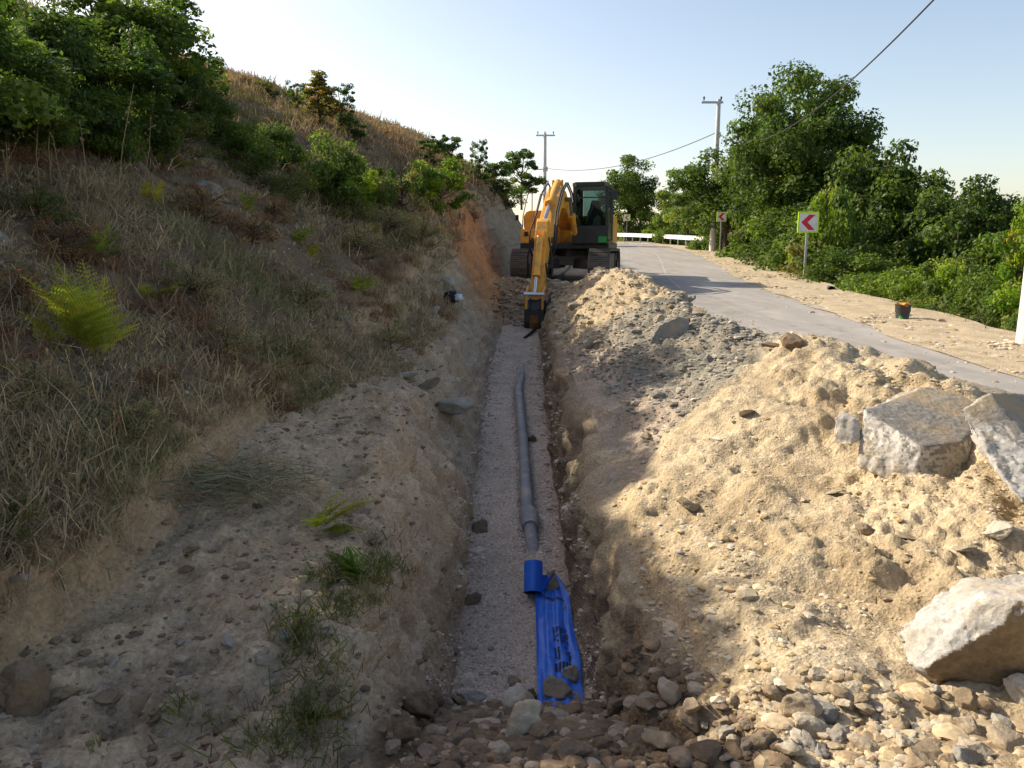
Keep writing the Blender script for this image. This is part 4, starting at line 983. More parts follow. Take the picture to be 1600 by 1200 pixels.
# arm cylinder along the top of the boom
cyl = MB().tube([fr_pt(2.55, 2.68), fr_pt(3.85, 2.06)], 0.10, 14).tube([fr_pt(3.80, 2.085), fr_pt(3.9, 2.035)], 0.125, 14).build('arm_cylinder', M['yellow'], ex, 0, True)
MB().tube([fr_pt(3.8, 2.085), fr_pt(4.82, 1.56)], 0.05, 12).build('rod', M['chrome'], cyl, 0, True)
plate([(2.42, 2.45), (2.7, 2.5), (2.66, 2.74), (2.52, 2.76)], -0.14, -0.10, 'lug', M['yellow'], boom, 0.005); plate([(2.42, 2.45), (2.7, 2.5), (2.66, 2.74), (2.52, 2.76)], 0.10, 0.14, 'lug', M['yellow'], boom, 0.005)
# stick
stick = plate([(4.70, 1.58), (4.82, 1.66), (4.96, 1.58), (5.12, 1.30), (5.30, 0.90), (5.86, -0.26), (5.80, -0.36), (5.66, -0.34), (5.0, 0.55), (4.66, 1.00), (4.62, 1.2)], -0.15, 0.15, 'stick', M['yellow'], bev=0.025)
plate([(5.0, 1.30), (5.24, 1.36), (5.34, 1.16), (5.24, 0.98)], -0.11, -0.07, 'lug', M['yellow'], stick, 0.005); plate([(5.0, 1.30), (5.24, 1.36), (5.34, 1.16), (5.24, 0.98)], 0.07, 0.11, 'lug', M['yellow'], stick, 0.005)
cyl = MB().tube([fr_pt(5.26, 1.22), fr_pt(5.74, 0.36)], 0.085, 14).tube([fr_pt(5.72, 0.40), fr_pt(5.77, 0.30)], 0.098, 14).build('bucket_cylinder', M['yellow'], ex, 0, True)
MB().tube([fr_pt(5.73, 0.38), fr_pt(5.98, -0.10)], 0.042, 12).build('rod', M['chrome'], cyl, 0, True)
for s in (-1, 1):
    x = BX + s * 0.19
    MB().tube([(x, -5.70, 0.06), (x, -5.98, -0.10)], 0.035, 8).tube([(x, -5.98, -0.10), (x, -5.96, -0.50)], 0.035, 8).build('bucket_link', M['yellow'], ex)
for hw, y, z in ((0.22, -5.76, -0.27), (0.24, -5.98, -0.10)): MB().tube([(BX - hw, y, z), (BX + hw, y, z)], 0.048, 12).build('pin', M['chrome'], stick)
# hoses
for s, c in ((-1, 0.0), (1, 0.0), (1, 0.05)):
    x = BX + s * (0.24 + c)
    MB().tube([(x * 1.0, -1.0, 1.95), (x, -1.8, 2.45), (x, -2.7, 2.66), (x, -3.6, 2.36), (x, -4.4, 1.80), (x + s * 0.06, -4.95, 1.35), (x + s * 0.05, -5.1, 0.95), (x - s * 0.02, -5.0, 0.75), (x - s * 0.05, -5.2, 0.58)], 0.022, 8).build('hose', M['rubber'], ex, 0, True)
for s in (-1, 1):
    x = BX + s * 0.2
    MB().tube([(x, -5.2, 1.2), (x + s * 0.09, -5.3, 0.75), (x + s * 0.10, -5.3, 0.25), (x + s * 0.02, -5.55, 0.35), (x, -5.6, 0.6)], 0.022, 8).build('hose', M['rubber'], stick, 0, True)
# bucket: narrow trenching bucket, open side towards the machine, its back to us
bk = MB()
prof = [(5.66, -0.30), (5.88, -0.24), (6.00, -0.46), (6.02, -0.75), (5.94, -0.98), (5.78, -1.12), (5.60, -1.14)]
for s in (-1, 1):
    bk.prism(prof + [(5.42, -1.0), (5.56, -0.6)], (BX + s * 0.215, 0, 0), (0, -1, 0), (0, 0, 1), (1, 0, 0), -0.018, 0.018)
for (r0, z0), (r1, z1) in zip(prof[1:-1], prof[2:]):
    L = math.hypot(r1 - r0, z1 - z0); a = math.atan2(z1 - z0, r1 - r0)
    bk.prism([(r0, z0), (r1, z1), (r1 - 0.03 * math.sin(-a) * 0 - 0.025, z1 + 0.012), (r0 - 0.025, z0 + 0.012)], (BX, 0, 0), (0, -1, 0), (0, 0, 1), (1, 0, 0), -0.21, 0.21)
bucket = bk.build('bucket', M['black'], ex, 0.004)
for k in (-0.15, 0.0, 0.15): MB().box((BX + k, -5.53, -1.13), (0.06, 0.22, 0.035), (0.2, 0, 0)).build('tooth', M['steel'], bucket)
MB().prism([(5.995, -0.50), (6.035, -0.75), (5.965, -0.96), (5.955, -0.955), (6.02, -0.75), (5.98, -0.50)], (BX, 0, 0), (0, -1, 0), (0, 0, 1), (1, 0, 0), -0.10, 0.10).build('wear_plate', M['rust'], bucket)
for s in (-1, 1): MB().prism([(5.66, -0.3), (5.9, -0.2), (6.05, -0.44), (5.8, -0.5)], (BX + s * 0.12, 0, 0), (0, -1, 0), (0, 0, 1), (1, 0, 0), -0.025, 0.025).build('bucket_ear', M['black'], bucket, 0.004)

# ------------------------------------------------------------------ pipe, tape, cables in the trench
def fl(px, py, dz=0.0): 
    p, n = pick(px, py); return p + Vector((0, 0, dz))
pipe = empty('pipe', fl(826, 800)); o0 = Vector(pipe.location)
tag(pipe, 'dark grey water pipe half covered by gravel along the trench floor', 'pipe')
path = [fl(px, py) for px, py in ((819, 562), (815, 590), (810, 612), (813, 650), (818, 700), (821, 750), (824, 800), (828, 830), (836, 872))]
dz = [-0.075, -0.02, 0.045, 0.055, 0.055, 0.06, 0.06, 0.055, -0.07]
MB().tube([p - o0 + Vector((0, 0, d)) for p, d in zip(path, dz)], 0.066, 20).build('barrel', M['hdpe'], pipe, 0, True)
pa, pb = fl(826, 811) - o0 + Vector((0, 0, 0.06)), fl(829, 833) - o0 + Vector((0, 0, 0.055))
MB().tube([pa, pa.lerp(pb, 0.12), pb], [0.092, 0.100, 0.084], 20).build('coupling', M['hdpe'], pipe, 0, True)
# gravel banked against the pipe
P = []
for a, c in zip(path[:-1], path[1:]):
    for _ in range(260):
        t = U(0, 1); q = a.lerp(c, t); s = random.choice((-1, 1)); x = q.x + s * (0.075 + abs(random.gauss(0, 0.05)))
        P.append((x, q.y, drop(x, q.y)[0].z + max(0, 0.05 - abs(x - q.x) * 0.4) * U(0, 1)))
P = np.array(P); tag(link('pipe_bedding', scatter_mesh('pipe_bedding', P, rng.uniform(0.007, 0.018, len(P)), pal(len(P), PINK))), 'gravel banked against the grey pipe', 'gravel', kind='stuff')

tape_m, nt, b = new_mat('blue_film')
nb = noise_tex(nt, 7, 7, 0.7, geo_pos(nt)); nt.links.new(mixc(nt, 'MIX', ramp(nt, nb.outputs[0], [(0.5, (0.0,) * 3), (0.75, (0.45,) * 3)]).outputs[0], (0.022, 0.15, 0.68), (0.22, 0.24, 0.33)), b.inputs['Base Color']); b.inputs['Roughness'].default_value = 0.36; b.inputs['Specular IOR Level'].default_value = 0.5
n = noise_tex(nt, 24, 4, 0.6, geo_pos(nt)); bump(nt, b, n.outputs[0], 0.6, 0.012); M['blue'] = tape_m
M['ink'] = flat_mat('black_ink', (0.008, 0.009, 0.02), 0.5, 0, 0.1, 20)
tape = empty('warning_tape', fl(870, 1000)); o0 = Vector(tape.location)
tag(tape, 'blue plastic warning tape unrolled along the trench floor with black print', 'warning tape')
nt_r, nt_c = 70, 29
def tape_pt(t, s):
    py = 905 + t * 212
    xl = np.interp(py, [905, 935, 1000, 1060, 1105], [848, 836, 838, 839, 840]); xr = np.interp(py, [905, 935, 980, 1030, 1105], [872, 889, 894, 906, 912])
    p = fl(xl + (xr - xl) * s, py)
    pleat = 0.014 * math.sin(s * 20 + 2 * math.sin(t * 3)) + 0.008 * math.sin(s * 43 + t * 5) + 0.012 * math.sin(t * 17 + s * 3)
    edge_ = 0.018 * math.sin(s * math.pi)
    return p + Vector((0, 0, 0.030 + pleat * 0.8 + edge_ - 0.11 * max(0.0, (t - 0.9) / 0.1)))
TP = np.array([[tape_pt(i / (nt_r - 1), j / (nt_c - 1))[:] for j in range(nt_c)] for i in range(nt_r)])
for _ in range(3): TP[1:-1, 1:-1, 2] = 0.5 * TP[1:-1, 1:-1, 2] + 0.125 * (TP[:-2, 1:-1, 2] + TP[2:, 1:-1, 2] + TP[1:-1, :-2, 2] + TP[1:-1, 2:, 2])
i, j = np.meshgrid(np.arange(nt_r - 1), np.arange(nt_c - 1), indexing='ij'); a = (i * nt_c + j).ravel()
link('ribbon', np_mesh('ribbon', TP.reshape(-1, 3) - np.array(o0[:]), np.stack([a, a + nt_c, a + nt_c + 1, a + 1], 1), [M['blue']], None, True), tape)
# black print: blocks of slanted lettering running along the tape
def tsurf(t, s):
    fi, fj = t * (nt_r - 1), s * (nt_c - 1); i, j = min(int(fi), nt_r - 2), min(int(fj), nt_c - 2); a, b_ = fi - i, fj - j
    q = TP[i, j] * (1 - a) * (1 - b_) + TP[i + 1, j] * a * (1 - b_) + TP[i, j + 1] * (1 - a) * b_ + TP[i + 1, j + 1] * a * b_
    return Vector(q) - o0 + Vector((0, -0.002, 0.005))
ink = MB()
def stroke(t0, s0, t1, s1, w):
    a, c = tsurf(t0, s0), tsurf(t1, s1); m_ = tsurf((t0 + t1) / 2, (s0 + s1) / 2)
    d = (c - a).normalized(); n_ = d.cross(Vector((0, -0.3, 1))).normalized() * w
    ink.add([a - n_, a + n_, m_ + n_, m_ - n_, c + n_, c - n_], [(0, 1, 2, 3), (3, 2, 4, 5)])
for t0, t1, s0, s1 in ((0.40, 0.505, 0.42, 0.82), (0.535, 0.64, 0.42, 0.56), (0.53, 0.645, 0.66, 0.80), (0.665, 0.735, 0.40, 0.82)):
    ink = MB(); nr_ = max(5, int((t1 - t0) / 0.0155)); nc_ = max(2, int(round((s1 - s0) / 0.085)))
    for k in range(nr_):
        for q in range(nc_):
            t = t0 + (t1 - t0) * (k + 0.5) / nr_; s = s0 + (s1 - s0) * (q + 0.12) / nc_
            if random.random() < 0.12: continue
            stroke(t + 0.002, s, t - 0.0035, s + (s1 - s0) / nc_ * U(0.5, 0.85), 0.0068)
            if random.random() < 0.35: stroke(t, s + 0.02, t + 0.8 * (t1 - t0) / nr_, s + 0.02, 0.005)
    ink.build('lettering', M['ink'], tape)
ink = MB()
for s in np.linspace(0.3, 0.78, 9): stroke(0.17, s, 0.185, s + 0.045, 0.006)
ink.build('lettering', M['ink'], tape)
# roll
ra = fl(833, 936) + Vector((0, 0, 0.055)); ax = Vector((0.02, 0.62, 0.78)).normalized(); rb = ra + ax * 0.26
rl = MB(); x_ = ax.cross(Vector((0, 0, 1))).normalized(); y_ = x_.cross(ax)
for k in range(3):
    nseg = 40; rr = 0.078 - 0.011 * k
    vs = []; 
    for q in range(nseg): 
        an = 2 * math.pi * q / nseg; d_ = (x_ * math.cos(an) + y_ * math.sin(an)) * (rr + 0.003 * math.sin(an * 5 + k))
        vs += [ra - o0 + d_ + ax * 0.006 * k, rb - o0 + d_ - ax * 0.005 * k]
    rl.add(vs, [(2 * q, 2 * q + 1, (2 * q + 3) % (2 * nseg), (2 * q + 2) % (2 * nseg)) for q in range(nseg)])
rl.add([ra - o0 + ax * 0.02 + (x_ * math.cos(2 * math.pi * q / 24) + y_ * math.sin(2 * math.pi * q / 24)) * 0.072 for q in range(24)] , [tuple(range(24))])
rl.add([rb - o0 - ax * 0.004 + (x_ * math.cos(2 * math.pi * q / 24) + y_ * math.sin(2 * math.pi * q / 24)) * 0.076 for q in range(24)] , [tuple(range(24))])
roll_o = rl.build('roll', M['blue'], tape, 0, True)
MB().tube([ra - o0 + ax * 0.003, ra - o0 + ax * 0.018], 0.066, 24).build('roll_end_shade', M['bagdark'], roll_o)  # dark disc stands for the shade inside the open end
tail = MB(); q0 = rb - o0 - ax * 0.10 + x_ * 0.06 - Vector((0, 0.055, 0)); q1 = ra - o0 + ax * 0.02 + x_ * 0.06 - Vector((0, 0.05, 0)); e0 = fl(868, 912) - o0 + Vector((0, -0.02, 0.10)); e1 = fl(846, 938) - o0 + Vector((0, -0.03, 0.07))
tv = []
for i in range(9):
    for j in range(7):
        t, s = i / 8, j / 6; p = q0.lerp(e0, t).lerp(q1.lerp(e1, t), s); tv.append(p + Vector((0, 0, 0.012 * math.sin(t * 9 + s * 5))))
tail.add(tv, [(i * 7 + j, i * 7 + j + 1, (i + 1) * 7 + j + 1, (i + 1) * 7 + j) for i in range(8) for j in range(6)])
tail.build('loose_turn', M['blue'], roll_o, 0, True)
# cable by the bucket
pts = [fl(820, 529, 0.02), fl(831, 522, 0.05), fl(842, 509, 0.04), fl(849, 495, 0.05), fl(856, 476, 0.03), fl(862, 458, 0.02)]
tag(MB().tube(catmull([p[:] for p in pts], 6).tolist(), 0.03, 10).build('cable', M['rubber'], None, 0, True), 'black cable lying beside the excavator bucket', 'cable')
pts = [fl(868, 452, 0.04), fl(880, 428, 0.06), fl(893, 412, 0.08)]
tag(MB().tube(pts, 0.05, 8).build('timber_pole', M['wood'], None, 0, True), 'pale timber pole lying on the earth before the tracks', 'pole')
# jacket on the cut
p, n = pick(703, 478); jv = rock_v(ICO4[0], 77, 3, 0.55, (1.0, .7, .75)) * 0.15
jk = link('jacket', np_mesh('jacket', jv, ICO4[1], [M['bagdark']], None, True)); jk.location = p + Vector((0.06, -0.16, 0.16)); jk.scale = (1.25, 1.1, 1.2)
tag(jk, 'black jacket dropped in a heap on the cut slope', 'jacket')
link('shirt', np_mesh('shirt', rock_v(ICO3[0], 78, 3, 0.3, (1.0, .6, .7)) * 0.07, ICO3[1], [flat_mat('pale_blue_cloth', (0.5, 0.55, 0.65), 0.9)], None, True), jk).location = (0.11, -0.08, 0.02)

# ------------------------------------------------------------------ roadside furniture
def chevron(px_c, py_top, py_base, Y, size, label, rz=0.0, red_dir=-1):
    base = at(px_c, py_base, Y); top = at(px_c, py_top, Y)
    g, _ = drop(base.x, base.y, BARE); base.z = min(base.z, g.z + 0.05) if abs(base.z - g.z) < 1.2 else g.z
    s = empty('chevron_sign', (base.x, base.y, base.z - 0.15), rz); H = top.z - base.z + 0.15; h = size / 2
    tag(s, label, 'road sign', 'red chevron signs on the bend')
    MB().bb(-0.03, 0.03, 0.035, 0.075, 0, H - 0.05).build('post', M['galv'], s)
    zc = H - h
    plt_ = MB().bb(-h, h, -0.012, 0.03, zc - h, zc + h).build('panel', M['lime'], s, 0.01)
    b_ = h * 0.86
    MB().bb(-b_, b_, -0.018, -0.013, zc - b_, zc + b_).build('white_field', M['whitep'], plt_)
    k = b_
    MB().prism([(-0.80 * k, 0), (0.05 * k, 0.86 * k), (0.75 * k, 0.86 * k), (-0.10 * k, 0), (0.75 * k, -0.86 * k), (0.05 * k, -0.86 * k)], (0, -0.019, zc), (1, 0, 0), (0, 0, 1), (0, -1, 0), 0, 0.004).build('chevron', M['red'], plt_)
    MB().bb(-h * 0.7, h * 0.7, 0.03, 0.04, zc + h * 0.4, zc + h * 0.5).bb(-h * 0.7, h * 0.7, 0.03, 0.04, zc - h * 0.5, zc - h * 0.4).build('bracket', M['galv'], s)
    return s
chevron(1257, 331, 438, 23.0, 0.60, 'red and white chevron sign with yellow-green border on the gravel shoulder', R(-4))
chevron(1125, 331, 396, 38.6, 0.47, 'chevron sign beside the guardrail end and concrete pole', R(-4))
chevron(979, 335, 372, 82.0, 0.66, 'small chevron sign behind the guardrail on the far bend', R(-6))
# road works board behind the machine
p = at(950, 380, 36.0); zb = float(road_z(36))
s = empty('road_works_sign', (p.x, 36.0, zb)); tag(s, 'low red and white road works board standing on the asphalt behind the excavator', 'road sign')
bd = MB().bb(-0.26, 0.26, -0.02, 0.02, 0.22, 0.62).build('board', M['whitep'], s, 0.005)
MB().bb(-0.26, 0.26, -0.028, -0.021, 0.56, 0.62).bb(-0.26, 0.26, -0.028, -0.021, 0.22, 0.27).bb(-0.26, -0.22, -0.028, -0.021, 0.27, 0.56).build('stripe', M['red'], bd)
MB().tube([(0.12, -0.022, 0.42), (0.12, -0.03, 0.42)], 0.10, 20).build('no_entry_disc', M['red'], bd); MB().bb(0.05, 0.19, -0.036, -0.031, 0.40, 0.44).build('bar', M['whitep'], bd)
for x in (-0.22, 0.22): MB().tube([(x, 0, -0.01), (x, 0, 0.25)], 0.015, 6).box((x, 0, 0.01), (0.04, 0.4, 0.03)).build('leg', M['galv'], s)
# guardrail
gpath = catmull([(13.6, 46.0), (13.0, 49.5), (12.75, 54), (12.35, 60), (11.6, 66.5), (10.4, 72.5), (8.3, 78), (5, 82.5), (-1, 86)], 12)
gz = [float(road_z(p[1])) for p in gpath]
gr = empty('guardrail', (gpath[0][0], gpath[0][1], gz[0])); tag(gr, 'white steel guardrail curving round the outside of the bend', 'guardrail'); g0 = Vector(gr.location)
prof = [(0, 0.78), (-0.06, 0.74), (-0.06, 0.68), (0, 0.64), (0, 0.60), (-0.06, 0.56), (-0.06, 0.50), (0, 0.46)]
gb = MB(); d_acc = np.concatenate([[0], np.cumsum(np.linalg.norm(np.diff(gpath, axis=0), axis=1))])
tg = np.gradient(gpath, axis=0); tg /= np.linalg.norm(tg, axis=1)[:, None]; vs = []
for q in range(len(gpath)):
    nx, ny = -tg[q][1], tg[q][0]
    lower = max(0, 1 - d_acc[q] / 5.0) ** 1.3 * 0.62
    for (o_, z_) in prof: vs.append(Vector((gpath[q][0] - nx * o_ * -1, gpath[q][1] - ny * o_ * -1, gz[q] + z_ - lower)) - g0)
m = len(prof); gb.add(vs, [(q * m + k, q * m + k + 1, (q + 1) * m + k + 1, (q + 1) * m + k) for q in range(len(gpath) - 1) for k in range(m - 1)])
gbo = gb.build('beam', M['whitep'], gr, 0, False)
sm = gbo.modifiers.new('thickness', 'SOLIDIFY'); sm.thickness = 0.012
for d in np.arange(3.0, d_acc[-1], 2.0):
    x, y = np.interp(d, d_acc, gpath[:, 0]), np.interp(d, d_acc, gpath[:, 1]); z = float(road_z(y))
    MB().bb(x + 0.06 - g0.x, x + 0.14 - g0.x, y - 0.05 - g0.y, y + 0.05 - g0.y, z - 0.3 - g0.z, z + 0.76 - max(0, 1 - d / 5) ** 1.3 * 0.62 - g0.z).build('post', M['galv'], gr)
# concrete poles
def pole(x, y, H, label, arm=None, r0=0.19, r1=0.11, name='utility_pole'):
    g, _ = drop(x, y, BARE); g.z = max(g.z, float(road_z(y)) - 0.8)
    po = empty(name, (x, y, g.z)); tag(po, label, 'utility pole', 'concrete poles carrying the cable')
    MB().tube([(0, 0, -0.4), (0, 0, H)], [r0, r1], 14).build('shaft', M['concpole'], po, 0, True)
    if arm:
        ar = MB().bb(arm[0], arm[1], -0.05, 0.05, H - 0.22, H - 0.10).build('crossarm', M['concpole'], po, 0.01)
        for ix in arm[2]:
            MB().tube([(ix, 0, H - 0.10), (ix, 0, H - 0.02), (ix, 0, H + 0.02), (ix, 0, H + 0.06), (ix, 0, H + 0.12), (ix, 0, H + 0.16)], [0.02, 0.02, 0.06, 0.04, 0.06, 0.03], 10).build('insulator', M['rubber'], ar)
    return po, g.z
P1 = at(1113, 386, 46.0)
po1, z1 = pole(P1.x, 46.0, 8.65, 'tall pale concrete pole with two insulators beside the guardrail end', (-1.0, 0.25, (-0.85, 0.13)))
tz1 = 6.6
P2 = at(851, 290, 67.0)
po2, z2 = pole(P2.x, 67.0, 9.5 - drop(P2.x, 67, BARE)[0].z, 'far concrete pole behind the excavator with a crossarm and lamp', (-0.75, 0.85, (-0.6, 0.0, 0.7)), 0.2, 0.13)
MB().bb(-1.0, 0.0, -0.04, 0.04, 6.1, 6.2).bb(-0.15, 0.25, -0.2, 0.2, 6.0, 6.35).build('fitting', M['concpole'], po2, 0.01)
po3, z3 = pole(7.05, 10.4, 7.4, 'white concrete pole rising from the shoulder beyond the heap', None, 0.17, 0.12)
def wire(a, b_, sag, name, label, r=0.022):
    pts = [Vector(a).lerp(Vector(b_), t) - Vector((0, 0, 4 * sag * t * (1 - t))) for t in np.linspace(0, 1, 40)]
    tag(MB().tube(pts, r, 6).build(name, M['rubber'], None, 0, True), label, 'cable', 'overhead cable between the poles')
wire((7.05, 10.4, 5.06), (P1.x, 46, tz1), 1.81, 'overhead_cable', 'overhead cable between the white roadside pole and the tall concrete pole', 0.017)
wire((P1.x, 46, tz1), (P2.x, 67, 6.7), 0.9, 'overhead_cable', 'overhead cable between the tall concrete pole and the far pole', 0.022)
wire((7.05, 10.4, 5.06), (3.5, -30, 5.0), 1.5, 'overhead_cable', 'overhead cable leading on from the white roadside pole', 0.017)
# bucket-shaped bin
p, n = pick(1409, 504, BARE); p = Vector((p.x, p.y, p.z + 0.03))
bn = empty('bin', p[:], 0.3); tag(bn, 'battered black drum full of orange rags on the gravel shoulder', 'bin')
dist = p.y; k = 30 * dist / FPX; Hn, rt, rbm = 26 * dist / FPX, 0.42 * k * 0.92, 0.33 * k * 0.92
MB().tube([(0, 0, 0), (0, 0, Hn * 0.05), (0, 0, Hn * 0.5), (0, 0, Hn * 0.52), (0, 0, Hn * 0.95), (0, 0, Hn)], [rbm, rbm, (rt + rbm) / 2, (rt + rbm) / 2 + 0.008, rt, rt + 0.012], 22, False).build('drum', M['blackpipe'], bn, 0, True)
link('rags', np_mesh('rags', rock_v(ICO3[0], 88, 3, 0.4, (1, .9, .35)) * rt * 0.98, ICO3[1], [M['orange']], None, False), bn).location = (0, 0, Hn * 0.98)
link('green_cloth', np_mesh('green_cloth', rock_v(ICO3[0], 89, 3, 0.4, (.5, .35, .9)) * rt * 0.6, ICO3[1], [M['green']], None, True), bn).location = (-rt * 0.75, -rt * 0.55, Hn * 0.16)
# pipe on the shoulder
a, c = pick(1298, 458, BARE)[0] + Vector((0, 0, .09)), pick(1238, 436, BARE)[0] + Vector((0, 0, .09))
sp = MB(); n_ = 20; ax = (c - a).normalized(); sx_ = ax.cross(Vector((0, 0, 1))).normalized(); sy_ = sx_.cross(ax)
a = a - ax * 0.3
ring = lambda p, r: [p + (sx_ * math.cos(6.2832 * q / n_) + sy_ * math.sin(6.2832 * q / n_)) * r for q in range(n_)]
sp.add(ring(a, .09) + ring(c, .09) + ring(a, .075) + ring(a + ax * 0.6, .075), [(q, (q + 1) % n_, n_ + (q + 1) % n_, n_ + q) for q in range(n_)] + [(q, (q + 1) % n_, 2 * n_ + (q + 1) % n_, 2 * n_ + q) for q in range(n_)] + [(2 * n_ + q, 2 * n_ + (q + 1) % n_, 3 * n_ + (q + 1) % n_, 3 * n_ + q) for q in range(n_)])
tag(sp.build('drain_pipe', M['blackpipe'], None, 0, True), 'black open-ended pipe lying along the gravel shoulder by the chevron sign', 'pipe')
a, c = pick(1183, 417, BARE)[0] + Vector((0, 0, .05)), at(1236, 378, 27.5)
tag(MB().tube([a, c], 0.045, 8).build('leaning_post', M['wood'], None, 0, True), 'grey wooden post leaning out of the roadside scrub', 'post')
# ------------------------------------------------------------------ foliage
def leaves(cent, nrm, L, Wd, colr):
    """leaf quads: centres (n,3), facing (n,3), lengths, widths, colours"""
    n = len(cent)
    r = rng.normal(size=(n, 3)); u = np.cross(nrm, r); u /= np.linalg.norm(u, axis=1)[:, None] + 1e-9
    w = np.cross(nrm, u); w /= np.linalg.norm(w, axis=1)[:, None] + 1e-9
    L = np.asarray(L)[:, None]; Wd = np.asarray(Wd)[:, None]
    fold = nrm * L * rng.uniform(-0.25, 0.25, (n, 1))
    V = np.stack([cent - u * L, cent + w * Wd + fold * 0.5, cent + u * L, cent - w * Wd + fold * 0.5], 1)
    F = np.arange(n * 4).reshape(n, 4)
    return V.reshape(-1, 3), F, np.repeat(colr, 4, axis=0)
def unit(v): return v / (np.linalg.norm(v, axis=-1)[..., None] + 1e-9)
def make_crown(seed, H, rad, base, nclump, nleaf, lsize, cols_, clump=0.30, shape='round', top_gap=0.0):
    r = np.random.default_rng(seed)
    cl = []; rz_ = (H - base) / 2; zc = base + rz_
    while len(cl) < nclump:
        d = unit(r.normal(size=3)); q = d * r.uniform(0.15, 1.0) ** 0.5
        if shape == 'cone':
            z = (q[2] + 1) / 2; q[:2] *= (1.08 - z) * 1.1
        elif shape == 'bush': q[2] = abs(q[2]) * 2 - 1
        p = np.array([q[0] * rad, q[1] * rad, zc + q[2] * rz_ * 0.92])
        cl.append((p, rad * clump * r.uniform(0.55, 1.25)))
    per = nleaf // nclump; C = []; Nn = []; K = []
    cols_ = np.array(cols_)
    for p, cr in cl:
        m = int(per * r.uniform(0.6, 1.4)); d = unit(r.normal(size=(m, 3)))
        rr = cr * r.uniform(0.2, 1.0, (m, 1)) ** 0.6
        # clumps made of shorter sprays
        q = p + d * rr * np.array([1.15, 1.15, 0.75])
        tw = vnoise(q, 3.2 / max(0.25, cr), seed) > -0.25
        q = q[tw]; d = d[tw]
        C.append(q); Nn.append(unit(d * 0.6 + np.array([0, 0, 0.5]) + r.normal(size=(len(q), 3)) * 0.55))
        base_c = cols_[r.integers(0, len(cols_))] * r.uniform(0.8, 1.25)
        K.append(base_c * r.uniform(0.7, 1.35, (len(q), 1)))
    C = np.concatenate(C); Nn = np.concatenate(Nn); K = np.concatenate(K)
    C[:, 2] = np.maximum(C[:, 2], 0.02)
    L = lsize * r.uniform(0.4, 1.55, len(C))
    V, F, CC_ = leaves(C, Nn, L, L * r.uniform(0.45, 0.7, len(C)), K)
    return V, F, CC_, cl
def make_tree(seed, H, rad, base, nclump, nleaf, lsize, cols_, name='tree', trunk_r=0.12, **kw):
    V, F, K, cl = make_crown(seed, H, rad, base, nclump, nleaf, lsize, cols_, **kw)
    crown = np_mesh('crown', V, F, [M['leaf']], K, False)
    mb = MB(); r = random.Random(seed)
    top = H * 0.82; bend = [Vector((r.uniform(-.1, .1) * rad * t, r.uniform(-.1, .1) * rad * t, top * t)) for t in np.linspace(0, 1, 6)]
    bend[0].z = -0.3
    mb.tube(bend, [trunk_r * (1 - 0.8 * t) + 0.008 for t in np.linspace(0, 1, 6)], 8)
    for p, cr in cl[:26]:
        t = min(0.95, max(0.08, (p[2] * 0.62) / top)); k = min(int(t * 5), 4); a = bend[k].lerp(bend[k + 1], t * 5 - k)
        p = Vector(p); mid = a.lerp(p, 0.5) + Vector((0, 0, -0.08 * rad))
        mb.tube([a, mid, p], [trunk_r * 0.38 * (1 - t) + 0.012, trunk_r * 0.24 * (1 - t) + 0.009, 0.006], 5, False)
    t = mb.build('trunk', M['bark'], None, 0, True); me = t.data; bpy.data.objects.remove(t)
    rr = np.hypot(V[:, 0], V[:, 1])
    return crown, me, float(np.percentile(V[:, 2], 99.6)), float(np.percentile(rr, 94))
def put_tree(proto, p, H, W, label, cat, name, group=None, rz=None):
    crown, trunk, h0, r0 = proto
    o = empty(name, p, U(0, 6.28) if rz is None else rz); o.scale = (W / 2 / r0, W / 2 / r0, H / h0)
    link('crown', crown, o); link('trunk', trunk, o)
    tag(o, label, cat, group); return o
def sc_(l, k): return [tuple(c * k for c in q) for q in l]
DK = [(0.035, 0.060, 0.014), (0.045, 0.075, 0.016), (0.055, 0.085, 0.020), (0.075, 0.105, 0.024)]
MD = [(0.06, 0.095, 0.018), (0.08, 0.12, 0.022), (0.095, 0.13, 0.025), (0.05, 0.08, 0.02)]
LT = [(0.10, 0.15, 0.022), (0.13, 0.18, 0.026), (0.085, 0.13, 0.024), (0.15, 0.18, 0.03)]
VIV = [(0.17, 0.25, 0.016), (0.13, 0.21, 0.018), (0.22, 0.27, 0.02), (0.09, 0.15, 0.015)]
OLV = [(0.14, 0.14, 0.045), (0.11, 0.125, 0.035), (0.17, 0.15, 0.05), (0.08, 0.10, 0.03)]
AUT = [(0.38, 0.25, 0.06), (0.26, 0.24, 0.06), (0.32, 0.18, 0.06), (0.18, 0.20, 0.05)]
BLU = [(0.04, 0.075, 0.03), (0.05, 0.085, 0.035), (0.06, 0.10, 0.03)]
DK, MD, LT, OLV, BLU = sc_(DK, 1.3), sc_(MD, 1.3), sc_(LT, 1.2), sc_(OLV, 1.2), sc_(BLU, 1.35)
oak = make_tree(31, 9.0, 3.4, 1.2, 130, 60000, 0.085, DK + MD[:2], trunk_r=0.22, clump=0.25)
oak2 = make_tree(2, 7.0, 2.4, 0.9, 80, 30000, 0.08, DK + MD, trunk_r=0.15, clump=0.30)
oak3 = make_tree(3, 6.0, 1.9, 0.5, 64, 23000, 0.08, DK, trunk_r=0.12, clump=0.30)
lite = make_tree(4, 6.0, 1.8, 0.8, 34, 15000, 0.075, MD + LT, trunk_r=0.10, clump=0.28)
airy = make_tree(5, 5.0, 1.3, 0.7, 46, 8000, 0.06, MD + BLU, trunk_r=0.06, clump=0.22)
bushd = make_tree(6, 2.0, 1.2, 0.05, 34, 15000, 0.045, DK + MD, trunk_r=0.05, clump=0.34, shape='bush')
